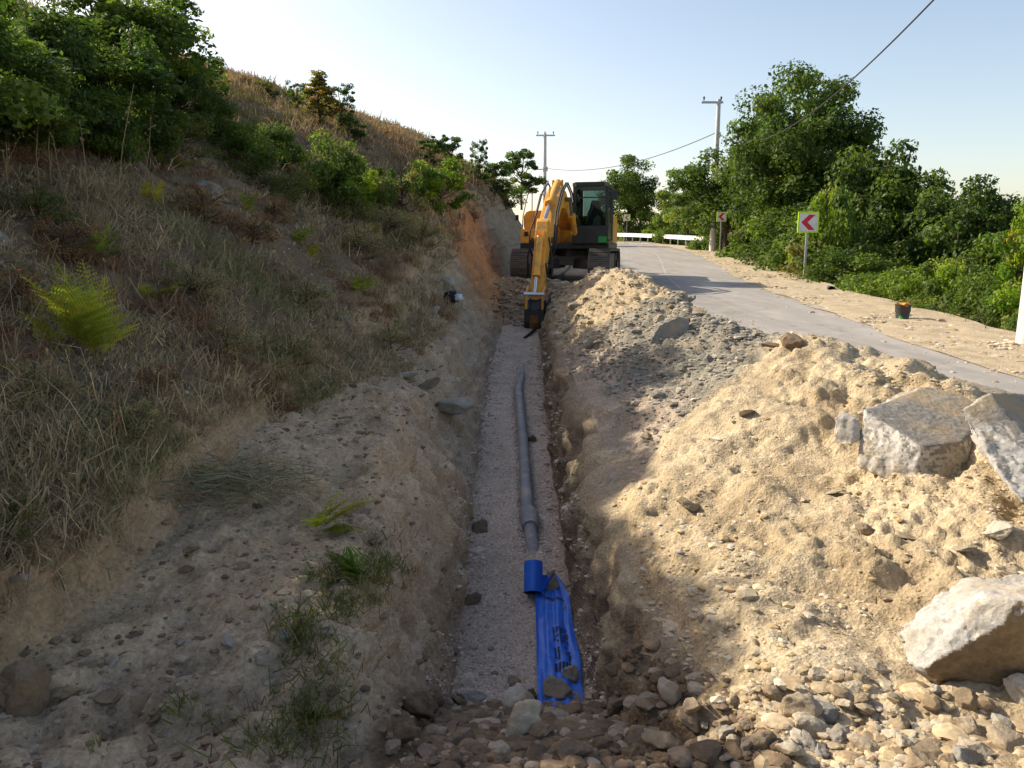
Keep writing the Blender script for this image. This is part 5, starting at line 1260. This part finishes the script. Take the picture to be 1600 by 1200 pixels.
bushm = make_tree(7, 2.0, 1.2, 0.05, 34, 15000, 0.045, MD + LT[:2], trunk_r=0.05, clump=0.33, shape='bush')
bushl = make_tree(8, 2.0, 1.2, 0.05, 30, 13000, 0.045, LT + VIV[:1], trunk_r=0.05, clump=0.33, shape='bush')
viv = make_tree(9, 2.4, 1.2, 0.1, 48, 11000, 0.05, VIV, trunk_r=0.05, clump=0.25)
olive = make_tree(10, 2.2, 1.0, 0.05, 26, 8000, 0.045, OLV + MD[:1], trunk_r=0.05, clump=0.34, shape='bush')
conic = make_tree(12, 3.4, 0.75, 0.05, 90, 9000, 0.045, AUT + OLV[:1], trunk_r=0.04, clump=0.24, shape='cone')
blu = make_tree(13, 3.2, 1.0, 0.1, 44, 9000, 0.055, BLU + MD[:2], trunk_r=0.05, clump=0.25)
thk = make_tree(14, 3.0, 1.5, 0.05, 46, 24000, 0.05, BLU + DK + MD, trunk_r=0.07, clump=0.30, shape='bush')
yel = make_tree(15, 5.0, 1.6, 0.6, 26, 9000, 0.07, VIV + AUT[:1], trunk_r=0.08, clump=0.30)
def tree_px(proto, pxc, py_top, wpx, Y, label, cat='tree', name='tree', group='trees on the valley side of the road', tall=1.0):
    t = at(pxc, py_top, Y); g, _ = drop(t.x, t.y, BARE); W = wpx * Y / FPX
    if cat == 'bush': W *= 1.45 if Y < 40 else 1.05
    elif 20 < Y < 32: W *= 1.45
    return put_tree(proto, g, max(0.6, (t.z - g.z)) * tall, W, label, cat, name, group)
G1 = 'trees on the valley side of the road'
for a in [
 (oak, 1252, 114, 200, 33, 'tallest broad oak with dense dark crown behind the tall concrete pole'),
 (oak2, 1204, 150, 105, 41, 'dark green oak leaning against the left of the tallest oak'),
 (oak2, 1140, 232, 160, 45.5, 'mid green tree whose crown hides the middle of the tall concrete pole'),
 (lite, 1078, 262, 80, 58, 'light green tree standing just behind the guardrail'),
 (oak2, 983, 246, 95, 88, 'open-crowned tree behind the small far chevron sign'),
 (lite, 1040, 300, 70, 84, 'small leafy tree beside the open-crowned one on the far bend'),
 (oak3, 1330, 262, 140, 30, 'dark tree filling the gap right of the tallest oak'),
 (oak3, 1385, 228, 105, 28, 'dark narrow tree rising behind the near chevron sign scrub'),
 (oak2, 1425, 262, 110, 27, 'round dark tree beside the narrow one above the roadside scrub'),
 (oak3, 1470, 318, 110, 26, 'low dark tree between two taller ones above the scrub'),
 (oak3, 1508, 286, 105, 24, 'pointed dark tree standing above the black drum scrub'),
 (airy, 1556, 305, 95, 27, 'thin pale tree with sky showing through its crown'),
 (lite, 1575, 360, 110, 21, 'loose green tree behind the white roadside pole'),
 (yel, 1628, 300, 95, 14, 'yellow-green tree right beside the white roadside pole'),
 (oak3, 1275, 300, 120, 31, 'shaded dark tree below the crown of the tallest oak'),
 (oak3, 1560, 385, 160, 25, 'dark low tree filling the shade behind the scrub'),
 (oak3, 1400, 345, 150, 30, 'dark leafy tree deep behind the roadside scrub'),
 (oak2, 1300, 190, 120, 36, 'broad dark tree filling the right shoulder of the tallest oak'), (oak2, 1345, 240, 130, 40, 'dark tree standing well back right of the tallest oak'), (oak3, 1450, 290, 130, 36, 'dark tree standing well back above the scrub'), (lite, 1160, 285, 100, 50, 'lighter tree filling the space right of the tall concrete pole'), (lite, 1078, 300, 70, 66, 'leafy tree behind the right end of the guardrail'),
]: tree_px(*a)
# far wood beyond the valley edge, one mass
V_, F_, K_ = [], [], []
off = 0
for k in range(60):
    yb = U(45, 110); x = U(14, 60) + (yb - 45) * 0.5; g, _ = drop(x, yb, BARE); hh = max(2.0, -g.z + U(-0.5, 2.0)); 
    c0 = rng.normal(size=(500, 3)) * np.array([1.6, 1.6, hh * 0.24]) + np.array([x, yb, g.z + hh * 0.5])
    Vv, Ff, Kk = leaves(c0, unit(rng.normal(size=(500, 3)) + np.array([0, 0, .6])), rng.uniform(.14, .3, 500), rng.uniform(.1, .2, 500), np.array(DK)[rng.integers(0, 4, 500)])
    V_.append(Vv); F_.append(Ff + off); K_.append(Kk); off += len(Vv)
tag(link('far_wood', np_mesh('far_wood', np.concatenate(V_), np.concatenate(F_), [M['leaf']], np.concatenate(K_))), 'dark wood on the valley side beyond the roadside trees', 'wood', kind='stuff')
GB = 'bushes along the valley side of the road'
for a in [
 (bushm, 1062, 318, 75, 64, 'green bush behind the middle of the guardrail'), (bushm, 1005, 328, 75, 90, 'green bush behind the far end of the guardrail'),
 (bushd, 1030, 345, 80, 93, 'dark bush low behind the guardrail posts'), (bushd, 1095, 335, 60, 61, 'dark bush at the foot of the tall concrete pole'), (bushm, 960, 345, 60, 95, 'pale bush behind the road works board'),
 (bushm, 1150, 318, 70, 49, 'bright bush behind the chevron sign near the pole'), (olive, 1200, 340, 70, 39, 'olive bush on the bank beyond the leaning post'), (bushl, 1225, 312, 75, 33, 'tall pale green bush left of the near chevron sign'),
 (bushm, 1188, 365, 60, 41, 'low green bush at the edge of the stony shoulder'), (bushm, 1240, 372, 70, 28, 'leafy bush over the leaning post'), (bushl, 1292, 295, 75, 25.5, 'bright leafy bush right of the near chevron sign'),
 (olive, 1285, 375, 90, 24.6, 'olive scrub at the foot of the near chevron sign'), (bushd, 1325, 395, 100, 22, 'dark scrub above the black drain pipe'), (bushl, 1395, 420, 90, 18.5, 'yellow-green scrub behind the black drum'),
 (bushm, 1360, 428, 80, 19.5, 'mid green scrub left of the black drum'), (bushl, 1448, 408, 80, 17, 'upright bright scrub right of the black drum'), (bushl, 1495, 412, 85, 15.8, 'tall bright scrub in the middle of the roadside thicket'),
 (bushm, 1540, 422, 90, 14.6, 'rounded green scrub beside the white pole thicket'), (bushl, 1585, 445, 85, 13.6, 'scrub just left of the white roadside pole'), (olive, 1470, 470, 90, 15.2, 'olive weeds edging the shoulder by the drum'),
 (olive, 1530, 490, 90, 13.6, 'olive weeds edging the shoulder nearer the white pole'), (bushd, 1430, 440, 120, 19.5, 'dark thicket behind the bright scrub'), (bushd, 1540, 440, 140, 17.5, 'dark thicket behind the rounded scrub'),
 (bushm, 1130, 335, 90, 49, 'leafy bush closing the gap right of the tall concrete pole'), (bushd, 1170, 325, 100, 47, 'dark bush under the crown right of the tall concrete pole'), (bushm, 1205, 330, 100, 38, 'mid green bush under the tallest oak'), (bushd, 1250, 330, 110, 30, 'dark bush behind the near chevron sign'), (bushm, 1345, 370, 120, 25, 'green bush between the chevron sign and the drum scrub'), (bushd, 1290, 345, 110, 27, 'dark bush right behind the near chevron sign post'),
 (bushm, 1640, 470, 110, 12.2, 'green scrub at the foot of the white roadside pole'),
]: tree_px(*a, cat='bush', name='bush', group=GB)
# ---- hillside trees and bushes: base pixel gives the place
GL = 'trees and bushes on the hillside'
def hill_px(proto, pxc, py_top, py_base, wpx, label, cat='bush', name='bush'):
    p, n = pick(pxc, py_base, BARE); Y = p.y
    if Y > 70: p = drop(*at(pxc, py_base, 40).xy, BARE)[0]; Y = p.y
    top = at(pxc, py_top, Y)
    return put_tree(proto, p - Vector((0, 0, 0.05)), max(0.3, top.z - p.z), wpx * Y / FPX, label, cat, name, GL)
for a in [
 (conic, 500, 108, 192, 55, 'conical young tree with yellowing leaves on the skyline', 'tree', 'tree'), (airy, 465, 124, 182, 32, 'thin little tree left of the conical one on the skyline', 'tree', 'tree'),
 (airy, 533, 130, 205, 46, 'thin bluish tree right of the conical one', 'tree', 'tree'), (thk, 548, 172, 212, 46, 'dark round bush under the thin bluish tree'),
 (blu, 672, 212, 262, 46, 'pale tree on the crest above the vivid bush', 'tree', 'tree'), (blu, 706, 208, 268, 42, 'rounder dark tree on the crest beside the pale one', 'tree', 'tree'),
 (airy, 748, 217, 300, 30, 'slender tree on the crest near the excavator', 'tree', 'tree'), (blu, 772, 250, 312, 55, 'leafy bush at the crest above the cut'), (blu, 815, 230, 318, 66, 'leafy tree on the cut edge behind the excavator arm', 'tree', 'tree'),
 (olive, 790, 285, 325, 60, 'pale scrub on the edge of the cut behind the excavator'),
 (viv, 690, 246, 335, 92, 'vivid yellow-green bush overhanging the red cut'), (olive, 628, 258, 340, 70, 'olive bush beside the vivid yellow-green one'),
 (bushm, 512, 206, 315, 120, 'broad green bush in the middle of the hillside'), (viv, 562, 262, 322, 62, 'small vivid bush at the foot of the broad green one'), (bushd, 430, 190, 262, 80, 'dark bush above the dry grass left of the broad green one'),
 (bushm, 388, 186, 255, 90, 'green shrub under the dark bush'), (olive, 415, 122, 152, 38, 'feathery shrub on the skyline'), (olive, 585, 255, 330, 60, 'olive shrub between the vivid bushes'),
 (lite, 268, -10, 175, 130, 'tallest tree of the hillside thicket against the sky', 'tree', 'tree'), (blu, 330, 78, 178, 66, 'dark bush ending the thicket on the skyline'), (thk, 215, 40, 235, 120, 'deep green bush at the heart of the thicket'),
 (airy, 240, 0, 150, 60, 'thin browning tree rising from the thicket', 'tree', 'tree'), (thk, 120, 10, 230, 150, 'wide dark bush in the left of the thicket'), (bushm, 40, 40, 235, 140, 'pale green bush at the left end of the thicket'),
 (thk, 285, 95, 205, 90, 'dense low bush under the tallest thicket tree'), (bushm, 160, 130, 245, 110, 'green bush low in front of the thicket'), (thk, 30, -30, 150, 140, 'tall bush on the upper slope behind the thicket'),
 (lite, 150, -40, 120, 110, 'light green tree on the upper slope behind the thicket', 'tree', 'tree'), (bushd, 330, 150, 215, 90, 'dark shrub at the right foot of the thicket'),
]: hill_px(*a)
# the thicket goes on; bushes by the ledge are added to shade it
for x, y, H, W, pr, lb in ((-5.4, 10.0, 1.3, 2.2, thk, 'thicket bush on the slope beside the tall weeds'), (-5.2, 7.6, 1.1, 2.0, thk, 'thicket bush further down the slope'), (-6.0, 12.5, 1.4, 2.6, bushd, 'dark thicket bush above the ferns'), (-4.9, 5.4, 1.4, 1.9, thk, 'thicket bush added to shade the dirt ledge'), (-4.8, 4.0, 1.15, 1.8, bushm, 'green bush added to shade the dirt ledge'), (-5.0, 6.6, 1.4, 1.9, bushd, 'dark bush added to shade the dirt ledge'), (-4.9, 2.6, 1.2, 1.8, thk, 'thicket bush added for shade beside the standing place'), (-4.9, 1.2, 1.2, 1.8, bushm, 'green bush added for shade beside the standing place')):
    put_tree(pr, drop(x, y, BARE)[0], H, W, lb, 'bush', 'bush', GL)

# low scrub on the slope
RED = [(0.24, 0.115, 0.07), (0.19, 0.10, 0.065), (0.28, 0.16, 0.09), (0.17, 0.12, 0.07)]
DRY = [(0.27, 0.22, 0.14), (0.21, 0.17, 0.11), (0.33, 0.27, 0.17), (0.17, 0.16, 0.08)]
redb = make_tree(21, 1.0, 0.7, 0.02, 34, 6500, 0.018, RED, trunk_r=0.012, clump=0.30, shape='bush')
dryb = make_tree(22, 1.0, 0.7, 0.02, 34, 6500, 0.018, DRY, trunk_r=0.012, clump=0.30, shape='bush')
olvb = make_tree(23, 1.0, 0.7, 0.02, 34, 6500, 0.020, OLV + MD[:1], trunk_r=0.012, clump=0.30, shape='bush')
for pr, px, py, h, w, lb in ((redb, 100, 405, 62, 120, 'rust-brown scrub beside the grey rock above the largest fern'), (redb, 320, 345, 55, 100, 'rust-brown scrub below the weathered outcrop'), (redb, 395, 385, 50, 90, 'rust-brown scrub in the middle of the slope'), (redb, 430, 345, 36, 70, 'small rust-brown scrub above the soft green fern'),
    (olvb, 150, 225, 60, 110, 'olive scrub below the thicket'), (olvb, 285, 240, 60, 110, 'olive scrub right of the thicket foot'), (olvb, 395, 290, 44, 90, 'olive scrub below the green shrub'), (olvb, 345, 230, 44, 90, 'olive scrub beside the dark shrub'), (olvb, 455, 320, 50, 90, 'olive scrub under the broad green bush'), (olvb, 540, 345, 50, 90, 'olive scrub under the small vivid bush'), (olvb, 60, 345, 50, 100, 'olive scrub around the tall stalks'),
    (dryb, 610, 370, 50, 90, 'dry grey scrub below the olive bush'), (dryb, 660, 385, 50, 80, 'dry grey scrub on the brow of the cut'), (dryb, 560, 400, 50, 100, 'dry grey scrub above the bright fern'), (dryb, 480, 480, 50, 90, 'dry grey scrub near the chalky outcrop'), (dryb, 610, 545, 44, 80, 'dry grey scrub above the left trench wall'), (dryb, 300, 470, 60, 110, 'dry grey scrub right of the largest fern'), (dryb, 350, 560, 55, 110, 'dry grey scrub on the lower slope'), (dryb, 55, 640, 80, 130, 'dry grey scrub at the lower left of the slope'), (dryb, 200, 680, 55, 110, 'dry grey scrub on the brow of the small bank'), (dryb, 460, 565, 45, 100, 'dry grey scrub on the brow above the ledge'), (redb, 240, 615, 45, 90, 'rust-brown scrub on the lower slope'), (redb, 30, 480, 60, 110, 'rust-brown scrub left of the ferns'), (olvb, 20, 840, 60, 110, 'grey-green scrub on the small earth bank')):
    p, n = pick(px, py, BARE); put_tree(pr, p, h * p.y / FPX, w * p.y / FPX, lb, 'scrub', 'low_scrub', 'low scrub on the slope')
# ------------------------------------------------------------------ dry weeds on the slope (one mass)
def blades(base, direc, L, wd, colr, curl):
    """bent two-piece blades"""
    n = len(base); L = L[:, None]; side = np.cross(direc, rng.normal(size=(n, 3))); side = unit(side) * wd[:, None]
    mid = base + direc * L * 0.55; d2 = unit(direc + curl); tip = mid + d2 * L * 0.5
    V = np.stack([base - side, base + side, mid - side * 0.8, mid + side * 0.8, tip], 1)
    b0 = (np.arange(n) * 5)[:, None]
    Fq = np.concatenate([b0, b0 + 1, b0 + 3, b0 + 2], 1); Ft = np.concatenate([b0 + 2, b0 + 3, b0 + 4], 1)
    return V.reshape(-1, 3), Fq, Ft, np.repeat(colr, 5, axis=0)
def tufts(name, pts, nb, hgt, wdt, cols_, spread, label, cat):
    pts = np.asarray(pts); n = len(pts)
    idx = np.repeat(np.arange(n), nb); m = len(idx)
    hg = np.asarray(hgt)[idx] * rng.uniform(0.45, 1.15, m)
    d = rng.normal(size=(m, 3)) * spread; d[:, 2] = np.abs(d[:, 2]) * 0.5 + rng.uniform(0.25, 1.0, m); d = unit(d)
    b = pts[idx] + rng.normal(size=(m, 3)) * np.array([1, 1, 0.15]) * (np.asarray(hgt)[idx] * 0.35)[:, None]
    curl = rng.normal(size=(m, 3)) * 0.8 + np.array([0, 0, -0.55])
    k = np.asarray(cols_)[idx] * rng.uniform(0.6, 1.45, (m, 1))
    V, Fq, Ft, K = blades(b, d, hg, np.asarray(wdt)[idx], k, curl)
    return tag(link(name, np_mesh(name, V, [Fq, Ft], [M['blade']], K)), label, cat, kind='stuff')
WEED = np.array([(0.31, 0.24, 0.16), (0.38, 0.305, 0.195), (0.25, 0.195, 0.14), (0.46, 0.375, 0.24), (0.29, 0.25, 0.13)])
def slope_pts(n, y0, y1, x_far, thr):
    out = []
    while len(out) < n:
        y = y0 * math.exp(U(0, 1) * math.log(y1 / y0)); xb = float(key(4, y)); w5 = min(1, max(0, (y - 5.5) / 4)); xb = xb * (1 - w5) + w5 * float(key(5, y) * 0.4 + key(6, y) * 0.6 if y < 15 else key(4, y) * 0.6 + key(5, y) * 0.4); x = xb + 0.12 - U(0, 1) ** 1.25 * (x_far + 0.42 * y)
        v = float(vnoise(np.array([[x, y, 0.0]]), 0.8, 41)[0]) + 0.5 * float(vnoise(np.array([[x, y, 0.0]]), 2.7, 42)[0])
        if v < thr: continue
        p, nn = drop(x, y, BARE); out.append((p.x, p.y, p.z, v))
    return np.array(out)
P = slope_pts(15000, 1.6, 30, 3.2, -0.75)
kk = WEED[rng.integers(0, 5, len(P))]
red = vnoise(P[:, :3], 0.9, 61) > 0.5; kk[red] = kk[red] * 0.25 + np.array((0.23, 0.115, 0.07)) * 0.75
gre = vnoise(P[:, :3], 0.7, 62) > 0.45; kk[gre] = kk[gre] * 0.4 + np.array((0.19, 0.21, 0.085)) * 0.6
hh = (0.10 + 0.10 * np.clip(P[:, 3] + 0.3, 0, 1.2)) * (1 + 0.022 * P[:, 1])
tufts('dry_weeds', P[:, :3], 15, hh, 0.0019 + 0.00030 * P[:, 1], kk, 0.55, 'tangle of dry brown weeds covering the slope', 'weeds')
P = []
while len(P) < 6500:
    y = U(13, 60); x = float(key(4, y)) - 0.2 - U(0, 1) * (8 + 0.35 * y); q = drop(x, y, BARE)[0]; P.append(q[:])
P = np.array(P); kk = np.array([(0.36, 0.25, 0.13), (0.30, 0.20, 0.11), (0.42, 0.31, 0.16), (0.23, 0.165, 0.10)])[rng.integers(0, 4, len(P))]
gre = vnoise(P, 0.35, 63) > 0.35; kk[gre] = np.array((0.16, 0.15, 0.06))
tufts('hill_grass', P, 11, 0.22 + 0.22 * rng.random(len(P)), 0.004 + 0.0004 * P[:, 1], kk, 0.35, 'dry tawny grass on the upper hillside', 'grass')
# green weeds on ledge and wall foot, verge under the scrub
P = np.concatenate([np.array([(pick(px + random.gauss(0, sx), py + random.gauss(0, sy))[0][:]) for _ in range(n)]) for px, py, sx, sy, n in ((495, 1090, 22, 40, 30), (470, 985, 22, 20, 22), (560, 905, 40, 22, 34), (545, 940, 30, 25, 18), (440, 1165, 40, 22, 22), (600, 880, 22, 14, 16), (300, 1140, 60, 30, 6))])
tufts('green_grass', P, 13, 0.07 + 0.10 * rng.random(len(P)), np.full(len(P), 0.0028), np.array([(0.10, 0.14, 0.03), (0.14, 0.16, 0.05), (0.20, 0.17, 0.08)])[rng.integers(0, 3, len(P))], 0.6, 'green grass tufts on the broken edge of the ledge', 'grass')
P = []
for _ in range(2600):
    y = U(9.5, 46); x = float(road_cx(y)) + HALF + 1.7 + abs(random.gauss(0, 1.0)); P.append(drop(x, y, BARE)[0][:])
P = np.array(P); tufts('verge_weeds', P, 12, 0.16 + 0.25 * rng.random(len(P)), 0.005 + 0.0003 * P[:, 1], np.array([(0.11, 0.14, 0.03), (0.16, 0.16, 0.05), (0.20, 0.17, 0.07), (0.08, 0.11, 0.025)])[rng.integers(0, 4, len(P))], 0.5, 'rough green weeds along the outer edge of the shoulder', 'weeds')
# taller dead herbs and fallen leaves break up the slope
P = slope_pts(900, 2.2, 26, 3.4, -0.2)
kk = np.array([(0.36, 0.28, 0.17), (0.27, 0.20, 0.13), (0.42, 0.36, 0.24), (0.24, 0.15, 0.09)])[rng.integers(0, 4, len(P))]
tufts('dead_herbs', P[:, :3], 9, 0.24 + 0.22 * rng.random(len(P)), 0.0016 + 0.00028 * P[:, 1], kk, 0.28, 'thin dead herbs standing above the weeds', 'weeds')
P = slope_pts(9000, 1.8, 22, 3.0, -1.2); n_l = len(P)
Vv, Ff, Kk = leaves(P[:, :3] + np.array([0, 0, 0.05]) * rng.random((n_l, 1)) * 2.2, unit(rng.normal(size=(n_l, 3)) * 0.6 + np.array([0.3, 0, 0.8])), rng.uniform(0.008, 0.026, n_l) * (1 + 0.05 * P[:, 1]), rng.uniform(0.005, 0.013, n_l) * (1 + 0.05 * P[:, 1]), np.array([(0.34, 0.24, 0.14), (0.25, 0.17, 0.10), (0.40, 0.33, 0.22), (0.20, 0.20, 0.08), (0.46, 0.42, 0.34)])[rng.integers(0, 5, n_l)] * rng.uniform(0.6, 1.2, (n_l, 1)))
tag(link('leaf_litter', np_mesh('leaf_litter', Vv, Ff, [M['blade']], Kk)), 'dead leaves and litter scattered through the weeds', 'leaf litter', kind='stuff')
# ---- tall dry stalks
M['stalk'] = flat_mat('dry_stalk', (0.30, 0.225, 0.12), 0.9, 0, 0.25, 6)
for px, py, tx, ty in ((180, 345, 209, 132), (138, 330, 124, 185), (80, 290, 80, 178), (62, 300, 60, 190), (108, 330, 82, 210), (0, 275, 30, 215), (18, 330, 5, 235), (105, 345, 110, 265), (165, 350, 176, 280), (200, 335, 250, 255), (222, 300, 236, 180), (135, 365, 200, 270), (15, 250, 12, 140), (45, 235, 28, 150), (455, 458, 438, 405), (370, 470, 395, 445)):
    p, n = pick(px, py, BARE); t = at(tx, ty, p.y - 0.05); s = empty('dry_stalk', p); tag(s, 'tall bare dry stalk standing in the hillside weeds', 'dry stalk', 'tall dry stalks on the slope')
    d = t - p; mid = d * 0.55 + Vector((U(-.03, .03), 0, U(0, .03)))
    MB().tube([(0, 0, -0.03), mid, d], [0.005, 0.004, 0.002], 6).build('stem', M['stalk'], s)
    hd = MB().tube([mid, d], 0.0022, 4)
    for q in range(5): 
        a = mid.lerp(d, U(0.3, 1)); e = a + Vector((U(-.05, .05), U(-.05, .05), U(.01, .06))); hd.tube([a, e], [0.0025, 0.0015], 4).box(e, (0.012, 0.012, 0.016), (U(0, 1), U(0, 1), 0))
    hd.build('seed_head', M['stalk'], s)
# ---- ferns
def frond(mb_v, mb_f, mb_c, base, dirv, L, droop, c0, c1, nseg=21, wid=0.34):
    base = np.array(base); d = np.array(dirv, float); d /= np.linalg.norm(d)
    side = np.cross(d, [0, 0, 1.0]); side /= np.linalg.norm(side) + 1e-9
    pts = []; bend_ = random.uniform(-0.25, 0.25)
    for k in range(nseg + 1):
        t = k / nseg; pts.append(base + d * L * t + np.array([0, 0, -droop * L * t * t]) + side * bend_ * L * t * t)
    up = np.cross(side, d)
    def quad(a, b, c, dd, col):
        n0 = len(mb_v); mb_v.extend([a, b, c, dd]); mb_f.append((n0, n0 + 1, n0 + 2, n0 + 3)); mb_c.extend([col] * 4)
    for k in range(nseg):
        quad(pts[k] - side * 0.003, pts[k] + side * 0.003, pts[k + 1] + side * 0.002, pts[k + 1] - side * 0.002, c1)
    for k in range(3, nseg + 1):
        t = k / nseg; w = wid * L * (1 - t) ** 0.75 * min(1, (t - 0.08) * 5) + 0.01
        for s in (-1, 1):
            pd = side * s * 0.9 + d * 0.45 + up * random.uniform(-0.1, 0.18); pd /= np.linalg.norm(pd)
            m = max(3, int(w / 0.018)); pp = np.cross(pd, up)
            col = np.array(c0) * random.uniform(0.7, 1.35) * (1 - 0) + (np.array(c1) - np.array(c0)) * (random.random() ** 3)
            for q in range(m):
                f0, f1 = q / m, (q + 0.72) / m; a = pts[k] + pd * w * f0 + np.array([0, 0, -0.12 * w * f0 * f0]); b_ = pts[k] + pd * w * f1 + np.array([0, 0, -0.12 * w * f1 * f1])
                h = 0.30 * w * (1 - f0) * 0.42 + 0.004
                quad(a, a + pp * h + pd * h * 0.5, b_, a - pp * h + pd * h * 0.5, col)
FG, FY, FB = (0.18, 0.28, 0.03), (0.48, 0.44, 0.05), (0.40, 0.22, 0.06)
def fern(px, py, size_px, n, label, lean=(0.5, 0, 0.8), c0=FG, c1=FY, spread=0.8):
    p, nn = pick(px, py); L = size_px * p.y / FPX; v, f, c = [], [], []
    o = empty('fern', p); tag(o, label, 'fern', 'bracken ferns on the slope')
    for k in range(n):
        v, f, c = [], [], []
        d = np.array(lean) + rng.normal(size=3) * np.array([spread, spread * 0.7, 0.35]); d[2] = abs(d[2]) * 0.9 + 0.2
        frond(v, f, c, (random.gauss(0, .02), random.gauss(0, .02), 0), d, L * U(0.65, 1.1), U(0.1, 0.4), np.array(c0) * U(0.8, 1.3), c1 if random.random() < 0.7 else FB)
        link('frond', np_mesh('frond', np.array(v), np.array(f), [M['fern']], np.array(c)), o)
rng = np.random.default_rng(5); random.seed(21)
fern(150, 562, 190, 14, 'largest bracken fern with yellowing fronds below the reddish weeds', (0.20, -0.25, 1.5), c0=(0.27, 0.32, 0.045), spread=0.5)
fern(88, 540, 95, 6, 'smaller yellow-tipped fern left of the largest one', (-0.1, -0.1, 1.0), c0=(0.40, 0.40, 0.03))
fern(150, 410, 80, 8, 'green fern just above the largest one', (0.1, 0, 0.9))
fern(225, 470, 90, 5, 'pale feathery fern spreading beside the largest one', (0.9, 0, 0.5), c0=(0.28, 0.31, 0.08), spread=0.4)
fern(243, 262, 48, 7, 'fern below the dark thicket', (0, 0, 0.9), c0=(0.08, 0.15, 0.03)); fern(278, 265, 50, 5, 'spreading fern beside the pale outcrop', (0.4, 0, 0.7), c0=(0.08, 0.14, 0.02))
fern(235, 320, 52, 4, 'yellow fern among the tall dry stalks', (0, 0, 1), c0=(0.32, 0.28, 0.03)); fern(385, 325, 40, 5, 'small green fern on the grey weedy slope', c0=(0.10, 0.18, 0.02))
fern(465, 385, 56, 7, 'soft green fern in the middle of the slope', (0.05, 0, 0.9), c0=(0.09, 0.17, 0.025)); fern(487, 405, 34, 5, 'yellowish fern at the foot of the soft green one', (0.6, 0, 0.4), c0=(0.24, 0.23, 0.03))
fern(558, 458, 55, 7, 'bright fern above the trench wall', (0.1, 0, 0.8), c0=(0.15, 0.21, 0.02)); fern(598, 478, 42, 5, 'low bright fern near the black jacket', (0.5, 0, 0.4), c0=(0.15, 0.21, 0.02))
fern(385, 335, 30, 3, 'small fern beside the red-brown weeds', c0=(0.1, 0.17, 0.02)); fern(258, 495, 24, 4, 'little fern in the grey dry weeds', c0=(0.13, 0.2, 0.02))
fern(490, 830, 125, 8, 'yellow-green fern hanging from the bank beside the pale stone', (0.7, -0.3, 0.5), c0=(0.24, 0.30, 0.02), spread=0.45)
fern(560, 905, 95, 12, 'deep green fern clump on the edge of the ledge', (0.1, -0.2, 0.6), c0=(0.08, 0.15, 0.03), c1=(0.12, 0.18, 0.03))
fern(500, 1120, 60, 5, 'dull green fern growing low on the left trench wall', (0.2, -0.3, 0.5), c0=(0.09, 0.13, 0.025), c1=(0.16, 0.17, 0.04))
# ---- cut brush lying on the ledge
p, n = pick(365, 775); v = []
m = 800; base = rng.normal(size=(m, 3)) * np.array([0.24, 0.16, 0.05]) + np.array([0, 0, 0.10]); d = unit(rng.normal(size=(m, 3)) * np.array([1.0, 0.5, 0.22]))
V, Fq, Ft, K = blades(base, d, rng.uniform(0.10, 0.32, m), np.full(m, 0.0030), np.array([(0.26, 0.26, 0.15), (0.33, 0.30, 0.21), (0.18, 0.20, 0.10), (0.24, 0.18, 0.12)])[rng.integers(0, 4, m)], rng.normal(size=(m, 3)) * 0.5)
o = link('brush_pile', np_mesh('brush_pile', V, [Fq, Ft], [M['blade']], K)); o.location = p; tag(o, 'heap of cut grey-green brushwood lying on the dirt ledge', 'brushwood', kind='stuff')
